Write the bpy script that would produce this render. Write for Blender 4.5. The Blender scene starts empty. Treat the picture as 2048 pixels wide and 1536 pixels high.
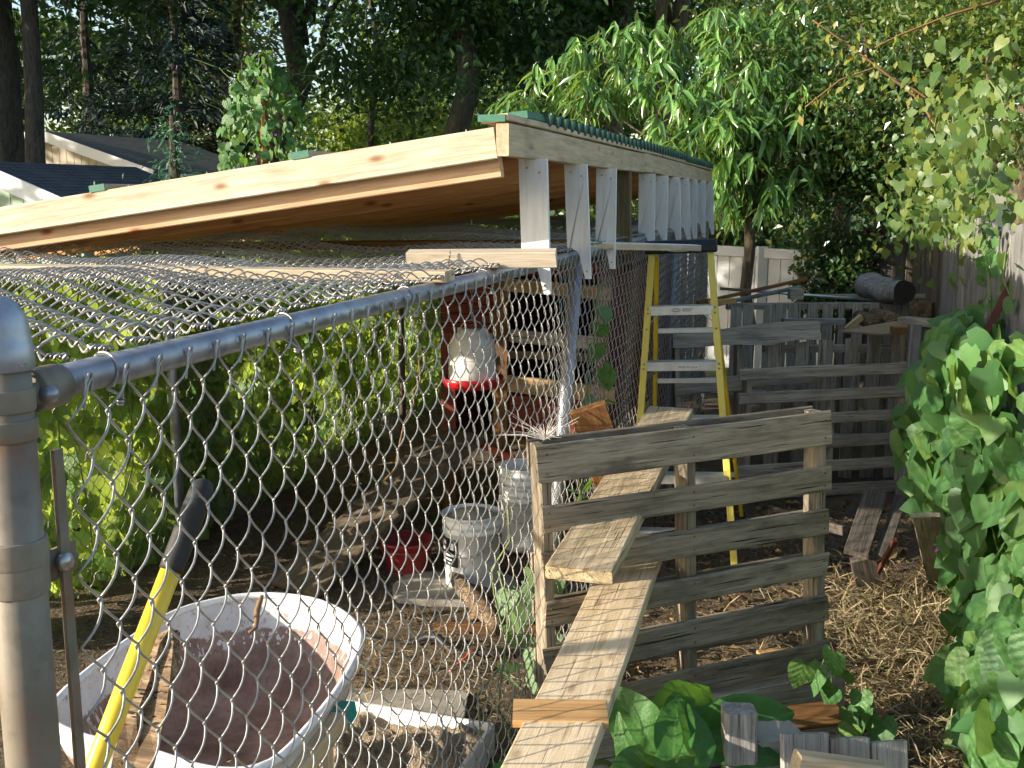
import bpy, math, random
import numpy as np
from mathutils import Vector, Matrix

random.seed(7)
rng = np.random.default_rng(11)
SC = bpy.context.scene
COL = SC.collection

# ------------------------------------------------------------------ camera
FPX = 2160.0                       # focal length in pixels of a 2048 px wide frame
YAW, PITCH, CAMZ = math.radians(15.7), math.radians(9.87), 1.95
cam_data = bpy.data.cameras.new('camera')
cam = bpy.data.objects.new('camera', cam_data)
COL.objects.link(cam)
cam_data.sensor_width = 36.0
cam_data.lens = 36.0 * FPX / 2048.0
cam_data.clip_start = 0.05
cam_data.clip_end = 2000
cam.location = (0, 0, CAMZ)
cam.rotation_euler = (math.pi / 2 - PITCH, 0, YAW)
SC.camera = cam

# ------------------------------------------------------------------ sky and sun
SUN_EL = math.radians(16.5)
SUN_H = Vector((-0.85, -0.53, 0)).normalized()          # horizontal direction towards the sun
world = bpy.data.worlds.new('World')
SC.world = world
world.use_nodes = True
wn = world.node_tree
sky = wn.nodes.new('ShaderNodeTexSky')
sky.sky_type = 'NISHITA'
sky.sun_disc = False
sky.sun_elevation = SUN_EL
sky.sun_rotation = math.atan2(SUN_H.x, SUN_H.y)
sky.dust_density = 1.2
wn.nodes['Background'].inputs['Strength'].default_value = 0.145
wn.links.new(sky.outputs[0], wn.nodes['Background'].inputs['Color'])
sun_data = bpy.data.lights.new('sun', 'SUN')
sun_data.energy = 5.0
sun_data.angle = math.radians(0.53)
sun_data.color = (1.0, 0.89, 0.74)
sun = bpy.data.objects.new('sun', sun_data)
COL.objects.link(sun)
sun_vec = Vector((SUN_H.x * math.cos(SUN_EL), SUN_H.y * math.cos(SUN_EL), math.sin(SUN_EL)))
sun.rotation_euler = sun_vec.to_track_quat('Z', 'Y').to_euler()
sun.location = (-10, -8, 12)
SC.view_settings.view_transform = 'Standard'
SC.view_settings.look = 'None'
SC.view_settings.exposure = 1.0
SC.view_settings.gamma = 1.0
SC.view_settings.use_curve_mapping = False
CY = SC.cycles
CY.max_bounces = 5; CY.diffuse_bounces = 2; CY.glossy_bounces = 2; CY.transmission_bounces = 3; CY.transparent_max_bounces = 4
CY.use_adaptive_sampling = True; CY.adaptive_threshold = .03

# lettering outlines, made into meshes while the scene is still empty
LETTERS = {}
for word in ('WERNER', 'MADE IN U.S.A.'):
    cu = bpy.data.curves.new('lettering', 'FONT'); cu.body = word; cu.size = 1.0; cu.align_x = 'CENTER'; cu.align_y = 'CENTER'; cu.extrude = .012; cu.resolution_u = 3
    tmp = bpy.data.objects.new('lettering', cu); COL.objects.link(tmp)
    LETTERS[word] = bpy.data.meshes.new_from_object(tmp.evaluated_get(bpy.context.evaluated_depsgraph_get()))
    bpy.data.objects.remove(tmp)

# ------------------------------------------------------------------ surveying helpers
RT = Vector((math.cos(YAW), math.sin(YAW), 0))
FH = Vector((-math.sin(YAW), math.cos(YAW), 0))
FW = FH * math.cos(PITCH) - Vector((0, 0, math.sin(PITCH)))
UP = RT.cross(FW)
CAM = Vector((0, 0, CAMZ))
Z = Vector((0, 0, 1))
def ray(px, py): return FW + RT * ((px - 1024) / FPX) - UP * ((py - 768) / FPX)
def D(px, py, d): return CAM + ray(px, py) * d
def onx(px, py, x): r = ray(px, py); return CAM + r * (x / r.x)
def ony(px, py, y): r = ray(px, py); return CAM + r * (y / r.y)
def onz(px, py, z=0.0): r = ray(px, py); return CAM + r * ((z - CAMZ) / r.z)
def RD(r, d, z=0.0): return RT * r + FH * d + Vector((0, 0, z))
V = Vector

# ------------------------------------------------------------------ object helpers
WM = {}
def put(o, parent=None, M=None):
    M = M or Matrix.Identity(4)
    COL.objects.link(o)
    if parent is not None:
        o.parent = parent
        o.matrix_basis = WM[parent.name].inverted() @ M
    else:
        o.matrix_basis = M
    WM[o.name] = M
    return o
def thing(name, label, cat, loc=(0, 0, 0), group=None, rotz=0.0):
    o = bpy.data.objects.new(name, None)
    o.empty_display_size = 0.1
    put(o, None, Matrix.Translation(V(loc)) @ Matrix.Rotation(rotz, 4, 'Z'))
    return tag(o, label, cat, group)
def tag(o, label, cat, group=None):
    o['label'] = label; o['category'] = cat
    if group: o['group'] = group
    return o
def frame(x, y, o):
    x = V(x).normalized(); y = V(y); y = (y - x * y.dot(x)).normalized(); z = x.cross(y)
    return Matrix(((x.x, y.x, z.x, o[0]), (x.y, y.y, z.y, o[1]), (x.z, y.z, z.z, o[2]), (0, 0, 0, 1)))
def mesh_np(name, verts, faces, smooth=False):
    """faces: array (n,k) or list of such arrays"""
    me = bpy.data.meshes.new(name)
    verts = np.asarray(verts, dtype=np.float32)
    if not isinstance(faces, list): faces = [faces]
    faces = [np.asarray(f, dtype=np.int32) for f in faces if len(f)]
    nl = sum(f.size for f in faces); nf = sum(len(f) for f in faces)
    me.vertices.add(len(verts)); me.loops.add(nl); me.polygons.add(nf)
    me.vertices.foreach_set('co', verts.ravel())
    me.loops.foreach_set('vertex_index', np.concatenate([f.ravel() for f in faces]))
    tot = np.concatenate([np.full(len(f), f.shape[1], dtype=np.int32) for f in faces])
    me.polygons.foreach_set('loop_start', (np.cumsum(tot) - tot).astype(np.int32))
    me.update(calc_edges=True)
    me.polygons.foreach_set('use_smooth', np.full(nf, bool(smooth)))
    me.validate()
    return me
def ob(name, me, mat, parent=None, M=None):
    if mat is not None and not me.materials: me.materials.append(mat)
    return put(bpy.data.objects.new(name, me), parent, M)

class MB:
    """collects shapes for ONE mesh"""
    def __init__(s): s.v = []; s.q = []; s.t = []; s.n = 0; s.ng = []
    def add(s, v, q=(), t=()):
        v = np.asarray(v, dtype=float); s.v.append(v)
        if len(q): s.q.append(np.asarray(q) + s.n)
        if len(t): s.t.append(np.asarray(t) + s.n)
        s.n += len(v); return s
    def tube(s, pts, r, k=8, cap=True, ref=None):
        p = np.asarray([tuple(a) for a in pts], dtype=float); n = len(p)
        r = np.broadcast_to(np.asarray(r, dtype=float), (n,))
        t = np.gradient(p, axis=0); t /= np.linalg.norm(t, axis=1)[:, None] + 1e-12
        if ref is None:
            m = np.abs(t).mean(0); ref = np.eye(3)[int(np.argmin(m))]
        a = np.cross(t, ref); a /= np.linalg.norm(a, axis=1)[:, None] + 1e-12
        b = np.cross(t, a)
        an = np.arange(k) * 2 * math.pi / k
        v = (p[:, None] + r[:, None, None] * (np.cos(an)[None, :, None] * a[:, None] + np.sin(an)[None, :, None] * b[:, None])).reshape(-1, 3)
        i = np.arange(n - 1)[:, None] * k; j = np.arange(k)[None]; j2 = (j + 1) % k
        q = np.stack([i + j, i + k + j, i + k + j2, i + j2], -1).reshape(-1, 4)
        tt = []
        if cap:
            v = np.vstack([v, p[:1], p[-1:]]); c0 = n * k
            jj = np.arange(k)
            tt = np.vstack([np.stack([np.full(k, c0), jj, (jj + 1) % k], -1),
                            np.stack([np.full(k, c0 + 1), (n - 1) * k + (jj + 1) % k, (n - 1) * k + jj], -1)])
        return s.add(v, q, tt)
    def box(s, c, sx, sy, sz, M=None):
        v = np.array([(x, y, z) for x in (-.5, .5) for y in (-.5, .5) for z in (-.5, .5)]) * (sx, sy, sz)
        if M is not None: v = v @ np.array(M.to_3x3()).T
        return s.add(v + np.array(tuple(c)), [(0, 1, 3, 2), (4, 6, 7, 5), (0, 4, 5, 1), (2, 3, 7, 6), (0, 2, 6, 4), (1, 5, 7, 3)])
    def lathe(s, prof, c=(0, 0, 0), k=24):
        n = len(prof); an = np.arange(k) * 2 * math.pi / k
        v = np.array([[(r * math.cos(a), r * math.sin(a), z) for a in an] for r, z in prof]).reshape(-1, 3) + np.array(tuple(c))
        i = np.arange(n - 1)[:, None] * k; j = np.arange(k)[None]; j2 = (j + 1) % k
        return s.add(v, np.stack([i + j, i + j2, i + k + j2, i + k + j], -1).reshape(-1, 4))
    def poly(s, pts):            # fan polygon
        p = np.array([tuple(a) for a in pts], dtype=float); k = len(p)
        return s.add(p, [], [(0, i, i + 1) for i in range(1, k - 1)])
    def mesh(s, name, smooth=False):
        f = []
        if s.q: f.append(np.vstack(s.q))
        if s.t: f.append(np.vstack(s.t))
        return mesh_np(name, np.vstack(s.v), f, smooth)
    def build(s, name, mat, parent=None, smooth=False, M=None): return ob(name, s.mesh(name, smooth), mat, parent, M)

def board(name, parent, p0, p1, wdir, w, t, mat, warp=0.0, ch=0.003, n=2, cut=0.0, wave=0.0, worn=0.0):
    """a plank from p0 to p1 (centre line), its own local X along the grain"""
    p0, p1 = V(p0), V(p1); L = (p1 - p0).length
    c = min(ch, t * .3); hw, ht = w / 2, t / 2
    sec = [(-hw, -ht + c), (-hw + c, -ht), (hw - c, -ht), (hw, -ht + c), (hw, ht - c), (hw - c, ht), (-hw + c, ht), (-hw, ht - c)]
    v = []
    for i in range(n + 1):
        f = i / n
        oy = random.uniform(-1, 1) * warp * .5 if 0 < i < n else 0; oz = random.uniform(-1, 1) * warp if 0 < i < n else 0
        sx = random.uniform(-cut, cut) if i in (0, n) else 0
        for (y, z) in sec:
            wv = wave * math.sin(f * 7 + (1.3 if y > 0 else 0)) * (1 if abs(y) > 0 else 0)
            jt = worn * random.uniform(-1, 1); je = worn * 2 * random.uniform(-1, 1) if i in (0, n) else 0
            v.append((L * f + sx * y / hw + je, y + oy + wv + jt, z + oz + jt * .5))
    q = [(i * 8 + j, i * 8 + (j + 1) % 8, i * 8 + 8 + (j + 1) % 8, i * 8 + 8 + j) for i in range(n) for j in range(8)]
    q += [(0, 7, 4, 3), (0, 3, 2, 1), (7, 6, 5, 4)]
    e = n * 8
    q += [(e, e + 3, e + 4, e + 7), (e, e + 1, e + 2, e + 3), (e + 7, e + 4, e + 5, e + 6)]
    me = mesh_np(name, v, np.array(q))
    o = ob(name, me, mat, parent, frame(p1 - p0, wdir, p0))
    return o

# ------------------------------------------------------------------ materials
def newmat(name):
    m = bpy.data.materials.new(name); m.use_nodes = True
    nt = m.node_tree; b = nt.nodes['Principled BSDF']
    return m, nt, b
def N(nt, t, **kw):
    n = nt.nodes.new(t)
    for k, v in kw.items():
        if k.startswith('i_'): n.inputs[int(k[2:]) if k[2:].isdigit() else k[2:].replace('_', ' ')].default_value = v
        else: setattr(n, k, v)
    return n
def ramp(nt, fac, stops, interp='LINEAR'):
    r = nt.nodes.new('ShaderNodeValToRGB'); r.color_ramp.interpolation = interp
    el = r.color_ramp.elements
    while len(el) < len(stops): el.new(0.5)
    for e, (p, c) in zip(el, stops):
        e.position = p; e.color = (*c, 1) if len(c) == 3 else c
    nt.links.new(fac, r.inputs[0]); return r.outputs[0]
def mixc(nt, fac, a, b, mode='MIX'):
    m = nt.nodes.new('ShaderNodeMix'); m.data_type = 'RGBA'; m.blend_type = mode
    for sock, val in ((m.inputs[0], fac), (m.inputs[6], a), (m.inputs[7], b)):
        if hasattr(val, 'links') or isinstance(val, bpy.types.NodeSocket): nt.links.new(val, sock)
        else: sock.default_value = val if isinstance(val, (int, float)) else (*val, 1)
    return m.outputs[2]
def math_n(nt, op, a, b=None, c=None):
    m = nt.nodes.new('ShaderNodeMath'); m.operation = op
    for i, x in enumerate((a, b, c)):
        if x is None: continue
        if isinstance(x, bpy.types.NodeSocket): nt.links.new(x, m.inputs[i])
        else: m.inputs[i].default_value = x
    return m.outputs[0]
def coords(nt, kind='Object', rand=True, scale=(1, 1, 1)):
    tc = nt.nodes.new('ShaderNodeTexCoord'); out = tc.outputs[kind]
    if rand:
        oi = nt.nodes.new('ShaderNodeObjectInfo')
        cx = nt.nodes.new('ShaderNodeCombineXYZ')
        for i, k in enumerate((53.0, 17.0, 29.0)):
            nt.links.new(math_n(nt, 'MULTIPLY', oi.outputs['Random'], k), cx.inputs[i])
        va = nt.nodes.new('ShaderNodeVectorMath'); va.operation = 'ADD'
        nt.links.new(out, va.inputs[0]); nt.links.new(cx.outputs[0], va.inputs[1]); out = va.outputs[0]
    mp = nt.nodes.new('ShaderNodeMapping'); mp.inputs['Scale'].default_value = scale
    nt.links.new(out, mp.inputs['Vector'])
    return mp.outputs[0]
def noise(nt, vec, scale, detail=4, rough=.55, dist=0.0):
    n = N(nt, 'ShaderNodeTexNoise'); n.inputs['Scale'].default_value = scale; n.inputs['Detail'].default_value = detail
    n.inputs['Roughness'].default_value = rough; n.inputs['Distortion'].default_value = dist
    nt.links.new(vec, n.inputs['Vector']); return n.outputs['Fac']
def bump(nt, b, h, strength=.3, dist=.01):
    n = N(nt, 'ShaderNodeBump'); n.inputs['Strength'].default_value = strength; n.inputs['Distance'].default_value = dist
    nt.links.new(h, n.inputs['Height']); nt.links.new(n.outputs[0], b.inputs['Normal'])

def wood(name, dark, mid, light, knots=0.0, knotc=(.12, .05, .02), cracks=0.0, stain=0.0, stainc=(.05, .045, .04), rough=.75, bstr=.35, vary=.3, lichen=0.0):
    m, nt, b = newmat(name)
    v = coords(nt, scale=(1.3, 22, 22))
    f1 = noise(nt, v, 2.2, 5, .6, .6)
    v2 = coords(nt, scale=(5, 130, 130))
    f2 = noise(nt, v2, 2.0, 3, .6)
    fac = math_n(nt, 'ADD', math_n(nt, 'MULTIPLY', f1, .65), math_n(nt, 'MULTIPLY', f2, .35))
    col = ramp(nt, fac, [(.34, dark), (.5, mid), (.64, light)])
    if stain:
        v3 = coords(nt, scale=(2.5, 7, 7))
        f3 = noise(nt, v3, 1.8, 5, .65)
        s = ramp(nt, f3, [(.48, (0, 0, 0)), (.68, (stain,) * 3)])
        col = mixc(nt, s, col, stainc)
    if lichen:
        f5 = noise(nt, coords(nt, scale=(6, 6, 6)), 5, 4, .6)
        s = ramp(nt, f5, [(.55, (0, 0, 0)), (.72, (lichen,) * 3)])
        col = mixc(nt, s, col, (.25, .28, .2))
    h = fac
    if cracks:
        v4 = coords(nt, scale=(1.4, 60, 60))
        f4 = noise(nt, v4, 2.6, 2, .5, .3)
        s = ramp(nt, f4, [(.30, (cracks,) * 3), (.36, (0, 0, 0))])
        col = mixc(nt, s, col, (.012, .01, .008))
        h = math_n(nt, 'SUBTRACT', fac, s)
    if knots:
        vo = N(nt, 'ShaderNodeTexVoronoi'); vo.voronoi_dimensions = '2D'; vo.inputs['Scale'].default_value = 1.0
        nt.links.new(coords(nt, scale=(3.4, 8.5, 1)), vo.inputs['Vector'])
        s = ramp(nt, vo.outputs['Distance'], [(.035, (knots,) * 3), (.085, (knots * .45,) * 3), (.13, (0, 0, 0))])
        cs = N(nt, 'ShaderNodeSeparateColor'); nt.links.new(vo.outputs['Color'], cs.inputs[0])
        s = math_n(nt, 'MULTIPLY', s, math_n(nt, 'GREATER_THAN', cs.outputs[0], .45))
        col = mixc(nt, s, col, knotc)
    oi = N(nt, 'ShaderNodeObjectInfo')
    hs = N(nt, 'ShaderNodeHueSaturation')
    nt.links.new(math_n(nt, 'MULTIPLY_ADD', oi.outputs['Random'], vary, 1 - vary / 2), hs.inputs['Value'])
    nt.links.new(col, hs.inputs['Color']); nt.links.new(hs.outputs[0], b.inputs['Base Color'])
    b.inputs['Roughness'].default_value = rough
    b.inputs['Specular IOR Level'].default_value = .25
    bump(nt, b, h, bstr, .006)
    return m

def metal(name, c1, c2, rough=.42, metallic=.85, rust=0.0, scale=18):
    m, nt, b = newmat(name)
    v = coords(nt, rand=False)
    f = noise(nt, v, scale, 5, .6)
    col = ramp(nt, f, [(.35, c1), (.65, c2)])
    if rust:
        f2 = noise(nt, v, 9, 6, .65)
        s = ramp(nt, f2, [(.60 - rust * .1, (0, 0, 0)), (.72, (1, 1, 1))])
        col = mixc(nt, s, col, (.16, .06, .02))
        nt.links.new(math_n(nt, 'MULTIPLY_ADD', s, -metallic * .9, metallic), b.inputs['Metallic'])
    else: b.inputs['Metallic'].default_value = metallic
    nt.links.new(col, b.inputs['Base Color'])
    nt.links.new(math_n(nt, 'MULTIPLY_ADD', f, .25, rough - .12), b.inputs['Roughness'])
    bump(nt, b, f, .08, .002)
    return m

def paint(name, c, rough=.5, dirt=.25, dirtc=(.1, .08, .06), scale=6, spec=.4):
    m, nt, b = newmat(name)
    f = noise(nt, coords(nt), scale, 6, .65)
    s = ramp(nt, f, [(.5, (0, 0, 0)), (.75, (dirt,) * 3)])
    nt.links.new(mixc(nt, s, c, dirtc), b.inputs['Base Color'])
    b.inputs['Roughness'].default_value = rough; b.inputs['Specular IOR Level'].default_value = spec
    bump(nt, b, f, .08, .003)
    return m

def leafmat(name, cols, trans=.45, tcol=(.35, .5, .05), rough=.45, spec=.5, veins=False, simple=False):
    """cols: list of base colours picked at random leaf by leaf"""
    m, nt, b = newmat(name)
    g = N(nt, 'ShaderNodeNewGeometry'); oi = N(nt, 'ShaderNodeObjectInfo')
    r = math_n(nt, 'FRACT', math_n(nt, 'ADD', g.outputs['Random Per Island'], math_n(nt, 'MULTIPLY', oi.outputs['Random'], 7.0)))
    n = len(cols)
    col = ramp(nt, r, [((i + .5) / n, c) for i, c in enumerate(cols)])
    f = noise(nt, coords(nt), 14, 3) if not simple else math_n(nt, 'FRACT', math_n(nt, 'MULTIPLY', g.outputs['Random Per Island'], 13.0))
    hs = N(nt, 'ShaderNodeHueSaturation')
    nt.links.new(math_n(nt, 'MULTIPLY_ADD', f, .7, .65), hs.inputs['Value']); nt.links.new(col, hs.inputs['Color'])
    nt.links.new(hs.outputs[0], b.inputs['Base Color'])
    b.inputs['Roughness'].default_value = rough; b.inputs['Specular IOR Level'].default_value = spec
    if veins:      # leaf-local coordinates: midrib and slanting side veins
        tc = N(nt, 'ShaderNodeTexCoord'); sp = N(nt, 'ShaderNodeSeparateXYZ'); nt.links.new(tc.outputs['Object'], sp.inputs[0])
        ax = math_n(nt, 'ABSOLUTE', sp.outputs['X'])
        side = math_n(nt, 'SINE', math_n(nt, 'MULTIPLY', math_n(nt, 'SUBTRACT', sp.outputs['Y'], math_n(nt, 'MULTIPLY', ax, .9)), 25.0))
        vein = math_n(nt, 'MAXIMUM', math_n(nt, 'LESS_THAN', ax, .014), math_n(nt, 'GREATER_THAN', side, .985))
        nt.links.new(mixc(nt, math_n(nt, 'MULTIPLY', vein, .16), hs.outputs[0], (.25, .38, .14)), b.inputs['Base Color'])
        bump(nt, b, math_n(nt, 'MULTIPLY_ADD', side, .10, math_n(nt, 'MULTIPLY', noise(nt, coords(nt), 9, 3), .5)), .3, .03)
    elif not simple: bump(nt, b, noise(nt, coords(nt), 45, 2), .15, .004)
    t = N(nt, 'ShaderNodeBsdfTranslucent')
    nt.links.new(mixc(nt, .55, hs.outputs[0], tcol), t.inputs['Color'])
    mx = N(nt, 'ShaderNodeMixShader'); mx.inputs[0].default_value = trans
    out = nt.nodes['Material Output']
    nt.links.new(b.outputs[0], mx.inputs[1]); nt.links.new(t.outputs[0], mx.inputs[2]); nt.links.new(mx.outputs[0], out.inputs[0])
    return m

def bark(name, c1, c2):
    m, nt, b = newmat(name)
    v = coords(nt, scale=(1, 1, .22))
    f = noise(nt, v, 26, 6, .7, .8)
    f2 = noise(nt, coords(nt), 3, 3)
    col = ramp(nt, f, [(.36, c1), (.62, c2)])
    nt.links.new(mixc(nt, math_n(nt, 'MULTIPLY', f2, .5), col, (c1[0] * .7, c1[1] * .8, c1[2] * .6)), b.inputs['Base Color'])
    b.inputs['Roughness'].default_value = .9
    bump(nt, b, f, .8, .03)
    return m

M = {}
M['fresh'] = wood('fresh_lumber', (.36, .28, .185), (.52, .435, .32), (.62, .545, .43), knots=.85, knotc=(.2, .10, .04), bstr=.25, vary=.12, stain=.6, stainc=(.34, .29, .22))
M['under'] = wood('orange_lumber', (.36, .16, .06), (.50, .25, .10), (.58, .33, .15), knots=.9, knotc=(.2, .06, .02), bstr=.15, vary=.2)
M['pink'] = wood('pinkish_lumber', (.42, .24, .13), (.56, .36, .22), (.66, .46, .31), knots=.95, knotc=(.22, .06, .02), bstr=.15, vary=.1)
M['deck'] = wood('brown_deck_board', (.17, .085, .04), (.27, .145, .065), (.36, .20, .10), knots=.7, knotc=(.08, .03, .01), stain=.5, stainc=(.12, .06, .03), bstr=.3, vary=.35)
M['header'] = wood('weathered_lumber', (.40, .30, .18), (.55, .43, .28), (.64, .52, .37), stain=.45, stainc=(.24, .19, .14), knots=.4, bstr=.2, vary=.15)
M['grey'] = wood('grey_weathered_wood', (.24, .205, .16), (.40, .355, .285), (.54, .485, .40), cracks=.9, stain=.45, stainc=(.13, .115, .095), bstr=.7, vary=.5)
M['palletnear'] = wood('pallet_wood', (.16, .132, .094), (.275, .232, .168), (.385, .335, .25), cracks=.9, stain=.75, stainc=(.075, .066, .052), bstr=.8, vary=.35)
M['plank'] = wood('plank_wood', (.48, .36, .21), (.66, .52, .33), (.76, .62, .43), cracks=.5, stain=.25, stainc=(.26, .2, .13), knots=.5, bstr=.4, vary=.15)
M['mossplank'] = wood('mossy_plank_wood', (.32, .23, .12), (.54, .42, .25), (.68, .55, .36), cracks=1, stain=.45, stainc=(.14, .12, .06), bstr=.6, vary=.15)
M['ply'] = wood('block_wood', (.38, .20, .07), (.52, .30, .12), (.60, .38, .17), knots=.3, bstr=.15, vary=.1)
M['brown'] = wood('brown_stained_wood', (.11, .05, .018), (.19, .09, .03), (.27, .14, .05), stain=.5, stainc=(.06, .03, .012), bstr=.3, vary=.2)
M['redwood'] = wood('red_painted_wood', (.10, .022, .014), (.16, .036, .022), (.22, .06, .036), stain=.4, stainc=(.05, .016, .012), bstr=.25, vary=.3)
M['coopwood'] = wood('coop_frame_wood', (.30, .19, .09), (.44, .30, .15), (.55, .41, .23), stain=.4, stainc=(.2, .13, .07), knots=.4, bstr=.2)
M['rampwood'] = wood('dirty_ramp_wood', (.09, .07, .045), (.16, .125, .085), (.24, .19, .13), stain=.8, stainc=(.09, .065, .04), bstr=.5)
M['rotten'] = wood('rotten_wood', (.05, .03, .016), (.17, .11, .06), (.36, .27, .17), cracks=1, stain=.7, stainc=(.03, .02, .012), bstr=1.0, vary=.1)
M['fence'] = wood('fence_board_wood', (.13, .125, .12), (.22, .215, .2), (.32, .31, .29), cracks=.7, stain=.4, stainc=(.08, .075, .07), bstr=.6, vary=.35)
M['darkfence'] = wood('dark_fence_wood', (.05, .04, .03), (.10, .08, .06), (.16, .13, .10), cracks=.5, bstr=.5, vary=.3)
M['whiteboard'] = wood('white_painted_board', (.72, .715, .70), (.82, .815, .80), (.86, .855, .845), cracks=.15, stain=.25, stainc=(.42, .38, .32), rough=.55, bstr=.2, vary=.1)
M['darkpost'] = wood('dark_treated_wood', (.06, .05, .025), (.12, .10, .05), (.19, .15, .08), stain=.6, stainc=(.11, .04, .02), bstr=.4)
M['greenpaint'] = paint('green_painted_wood', (.05, .17, .115), .65, .5, (.03, .08, .055), 60)
M['teal'] = paint('teal_paint', (.02, .30, .26), .5, .2)
M['corr'] = paint('green_corrugated_sheet', (.05, .115, .08), .75, .5, (.09, .13, .10), 30)
M['galv'] = metal('galvanised_pipe', (.26, .28, .32), (.40, .42, .46), .42, .7)
M['galvpost'] = metal('dull_galvanised_post', (.14, .12, .088), (.235, .21, .165), .58, .15, rust=1.0)
M['wire'] = metal('galvanised_wire', (.29, .282, .265), (.44, .428, .40), .45, .5, scale=40)
M['wireold'] = metal('dull_wire', (.20, .19, .18), (.36, .35, .33), .5, .7, scale=40)
M['alu'] = metal('aluminium', (.62, .64, .67), (.74, .76, .79), .38, .85)
M['steel'] = metal('zinc_fastener', (.3, .3, .3), (.5, .5, .5), .4, .9)
M['yellow'] = paint('yellow_fibreglass', (.72, .60, .12), .4, .3, (.45, .36, .1), 12)
M['yellowdeep'] = paint('deep_yellow_fibreglass', (.72, .50, .02), .4, .25, (.4, .28, .05), 12)
M['handle'] = paint('yellow_tool_handle', (.80, .56, .04), .32, .12, (.5, .35, .05), 20, .5)
M['rubber'] = paint('black_rubber', (.02, .02, .02), .65, .4, (.06, .06, .055), 20)
M['blackplastic'] = paint('dark_navy_plastic', (.012, .016, .03), .55, .3, (.05, .05, .06), 20)
M['labelwhite'] = paint('white_label', (.75, .75, .74), .5, .1)
M['labelblack'] = paint('black_print', (.015, .015, .02), .5, .1)
M['bucket'] = paint('white_bucket_plastic', (.86, .87, .88), .38, .2, (.6, .55, .5), 7)
M['dome'] = paint('milky_plastic', (.74, .73, .70), .3, .3, (.5, .45, .4), 5)
M['redplastic'] = paint('red_plastic', (.55, .015, .02), .35, .2, (.3, .02, .02), 8)
M['darkred'] = paint('dusty_red_plastic', (.28, .03, .03), .5, .5, (.2, .08, .06), 6)
M['dark'] = paint('coop_interior_dark', (.02, .018, .016), .9, .3, (.04, .03, .02))
M['vinyl'] = paint('white_vinyl', (.70, .72, .74), .45, .25, (.5, .5, .48), 2)
M['hose'] = paint('black_hose', (.02, .02, .022), .5, .6, (.10, .08, .06), 12)
M['redhose'] = paint('orange_red_cord', (.55, .10, .04), .5, .3)
M['stone'] = paint('concrete', (.36, .33, .28), .9, .7, (.2, .16, .11), 5)
M['feather'] = paint('pale_feather', (.8, .76, .7), .8, .1)
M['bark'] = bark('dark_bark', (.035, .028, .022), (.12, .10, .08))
M['barklit'] = bark('sunlit_brown_bark', (.07, .05, .03), (.22, .17, .11))  # brown bark lightened, sun on the trunks put into the colour
M['barkgrey'] = bark('grey_bark', (.2, .2, .2), (.45, .44, .42))
M['stem'] = paint('green_stem', (.14, .2, .06), .6, .3, (.2, .12, .06))
M['twig'] = paint('brown_twig', (.20, .11, .05), .7, .3)
M['purple'] = paint('purple_petal', (.45, .18, .5), .5, .1)
L = {}
VEIN = {}
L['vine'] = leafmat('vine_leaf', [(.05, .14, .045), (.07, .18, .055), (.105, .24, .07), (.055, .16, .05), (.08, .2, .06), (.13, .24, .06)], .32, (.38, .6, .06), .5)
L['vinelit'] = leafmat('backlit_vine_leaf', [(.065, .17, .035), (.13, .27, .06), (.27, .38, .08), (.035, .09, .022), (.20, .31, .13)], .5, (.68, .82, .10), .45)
L['peach'] = leafmat('peach_leaf', [(.08, .19, .045), (.13, .28, .07), (.19, .36, .10), (.09, .21, .05)], .32, (.52, .70, .09), .25, .9, simple=True)
L['oak'] = leafmat('oak_leaf', [(.015, .045, .014), (.025, .07, .02), (.035, .09, .022)], .3, (.15, .28, .03), .55, simple=True)
L['lit'] = leafmat('bright_leaf', [(.06, .13, .02), (.10, .19, .03), (.15, .23, .035), (.08, .16, .03)], .4, (.45, .55, .05), .5, simple=True)
L['far'] = leafmat('far_leaf', [(.03, .08, .02), (.06, .13, .03), (.10, .17, .04)], .35, (.3, .42, .06), .6, simple=True)
L['spruce'] = leafmat('spruce_needles', [(.008, .022, .02), (.012, .034, .03), (.009, .028, .021)], .1, (.05, .12, .06), .6, simple=True)  # needle greens darkened further in place of shade from the woods
L['thuja'] = leafmat('pale_conifer', [(.12, .16, .05), (.18, .20, .07), (.22, .23, .10)], .3, (.4, .42, .1), .6, simple=True)
L['cedar'] = leafmat('cedar_sprays', [(.06, .16, .10), (.08, .20, .12)], .25, (.2, .4, .15), .6, simple=True)
L['bush'] = leafmat('small_glossy_leaf', [(.022, .065, .018), (.035, .095, .025), (.06, .135, .035), (.028, .075, .022), (.11, .13, .028)], .26, (.34, .42, .05), .3, .7, simple=True)
L['yellowleaf'] = leafmat('yellowing_leaf', [(.20, .22, .03), (.13, .21, .04), (.28, .23, .04), (.10, .18, .04)], .4, (.6, .55, .06), .5, simple=True)
L['comfrey'] = leafmat('comfrey_leaf', [(.05, .15, .03), (.06, .18, .035), (.045, .13, .03)], .25, (.30, .60, .03), .36)
L['pale'] = leafmat('pale_vine_leaf', [(.20, .33, .15), (.16, .28, .12)], .35, (.4, .6, .2), .5)
L['fenceleaf'] = leafmat('fence_vine_leaf', [(.06, .12, .03), (.11, .18, .04), (.17, .21, .045), (.035, .085, .022), (.08, .15, .035)], .35, (.46, .55, .06), .45)
L['litter'] = leafmat('fallen_leaf', [(.10, .06, .03), (.20, .13, .06), (.28, .21, .09), (.07, .045, .025)], .1, (.3, .2, .08), .8, .2, simple=True)
L['straw'] = leafmat('straw', [(.30, .23, .125), (.42, .34, .19), (.12, .08, .045), (.50, .42, .26), (.20, .15, .085), (.16, .15, .06)], .1, (.5, .4, .2), .7, .2, simple=True)

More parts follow.
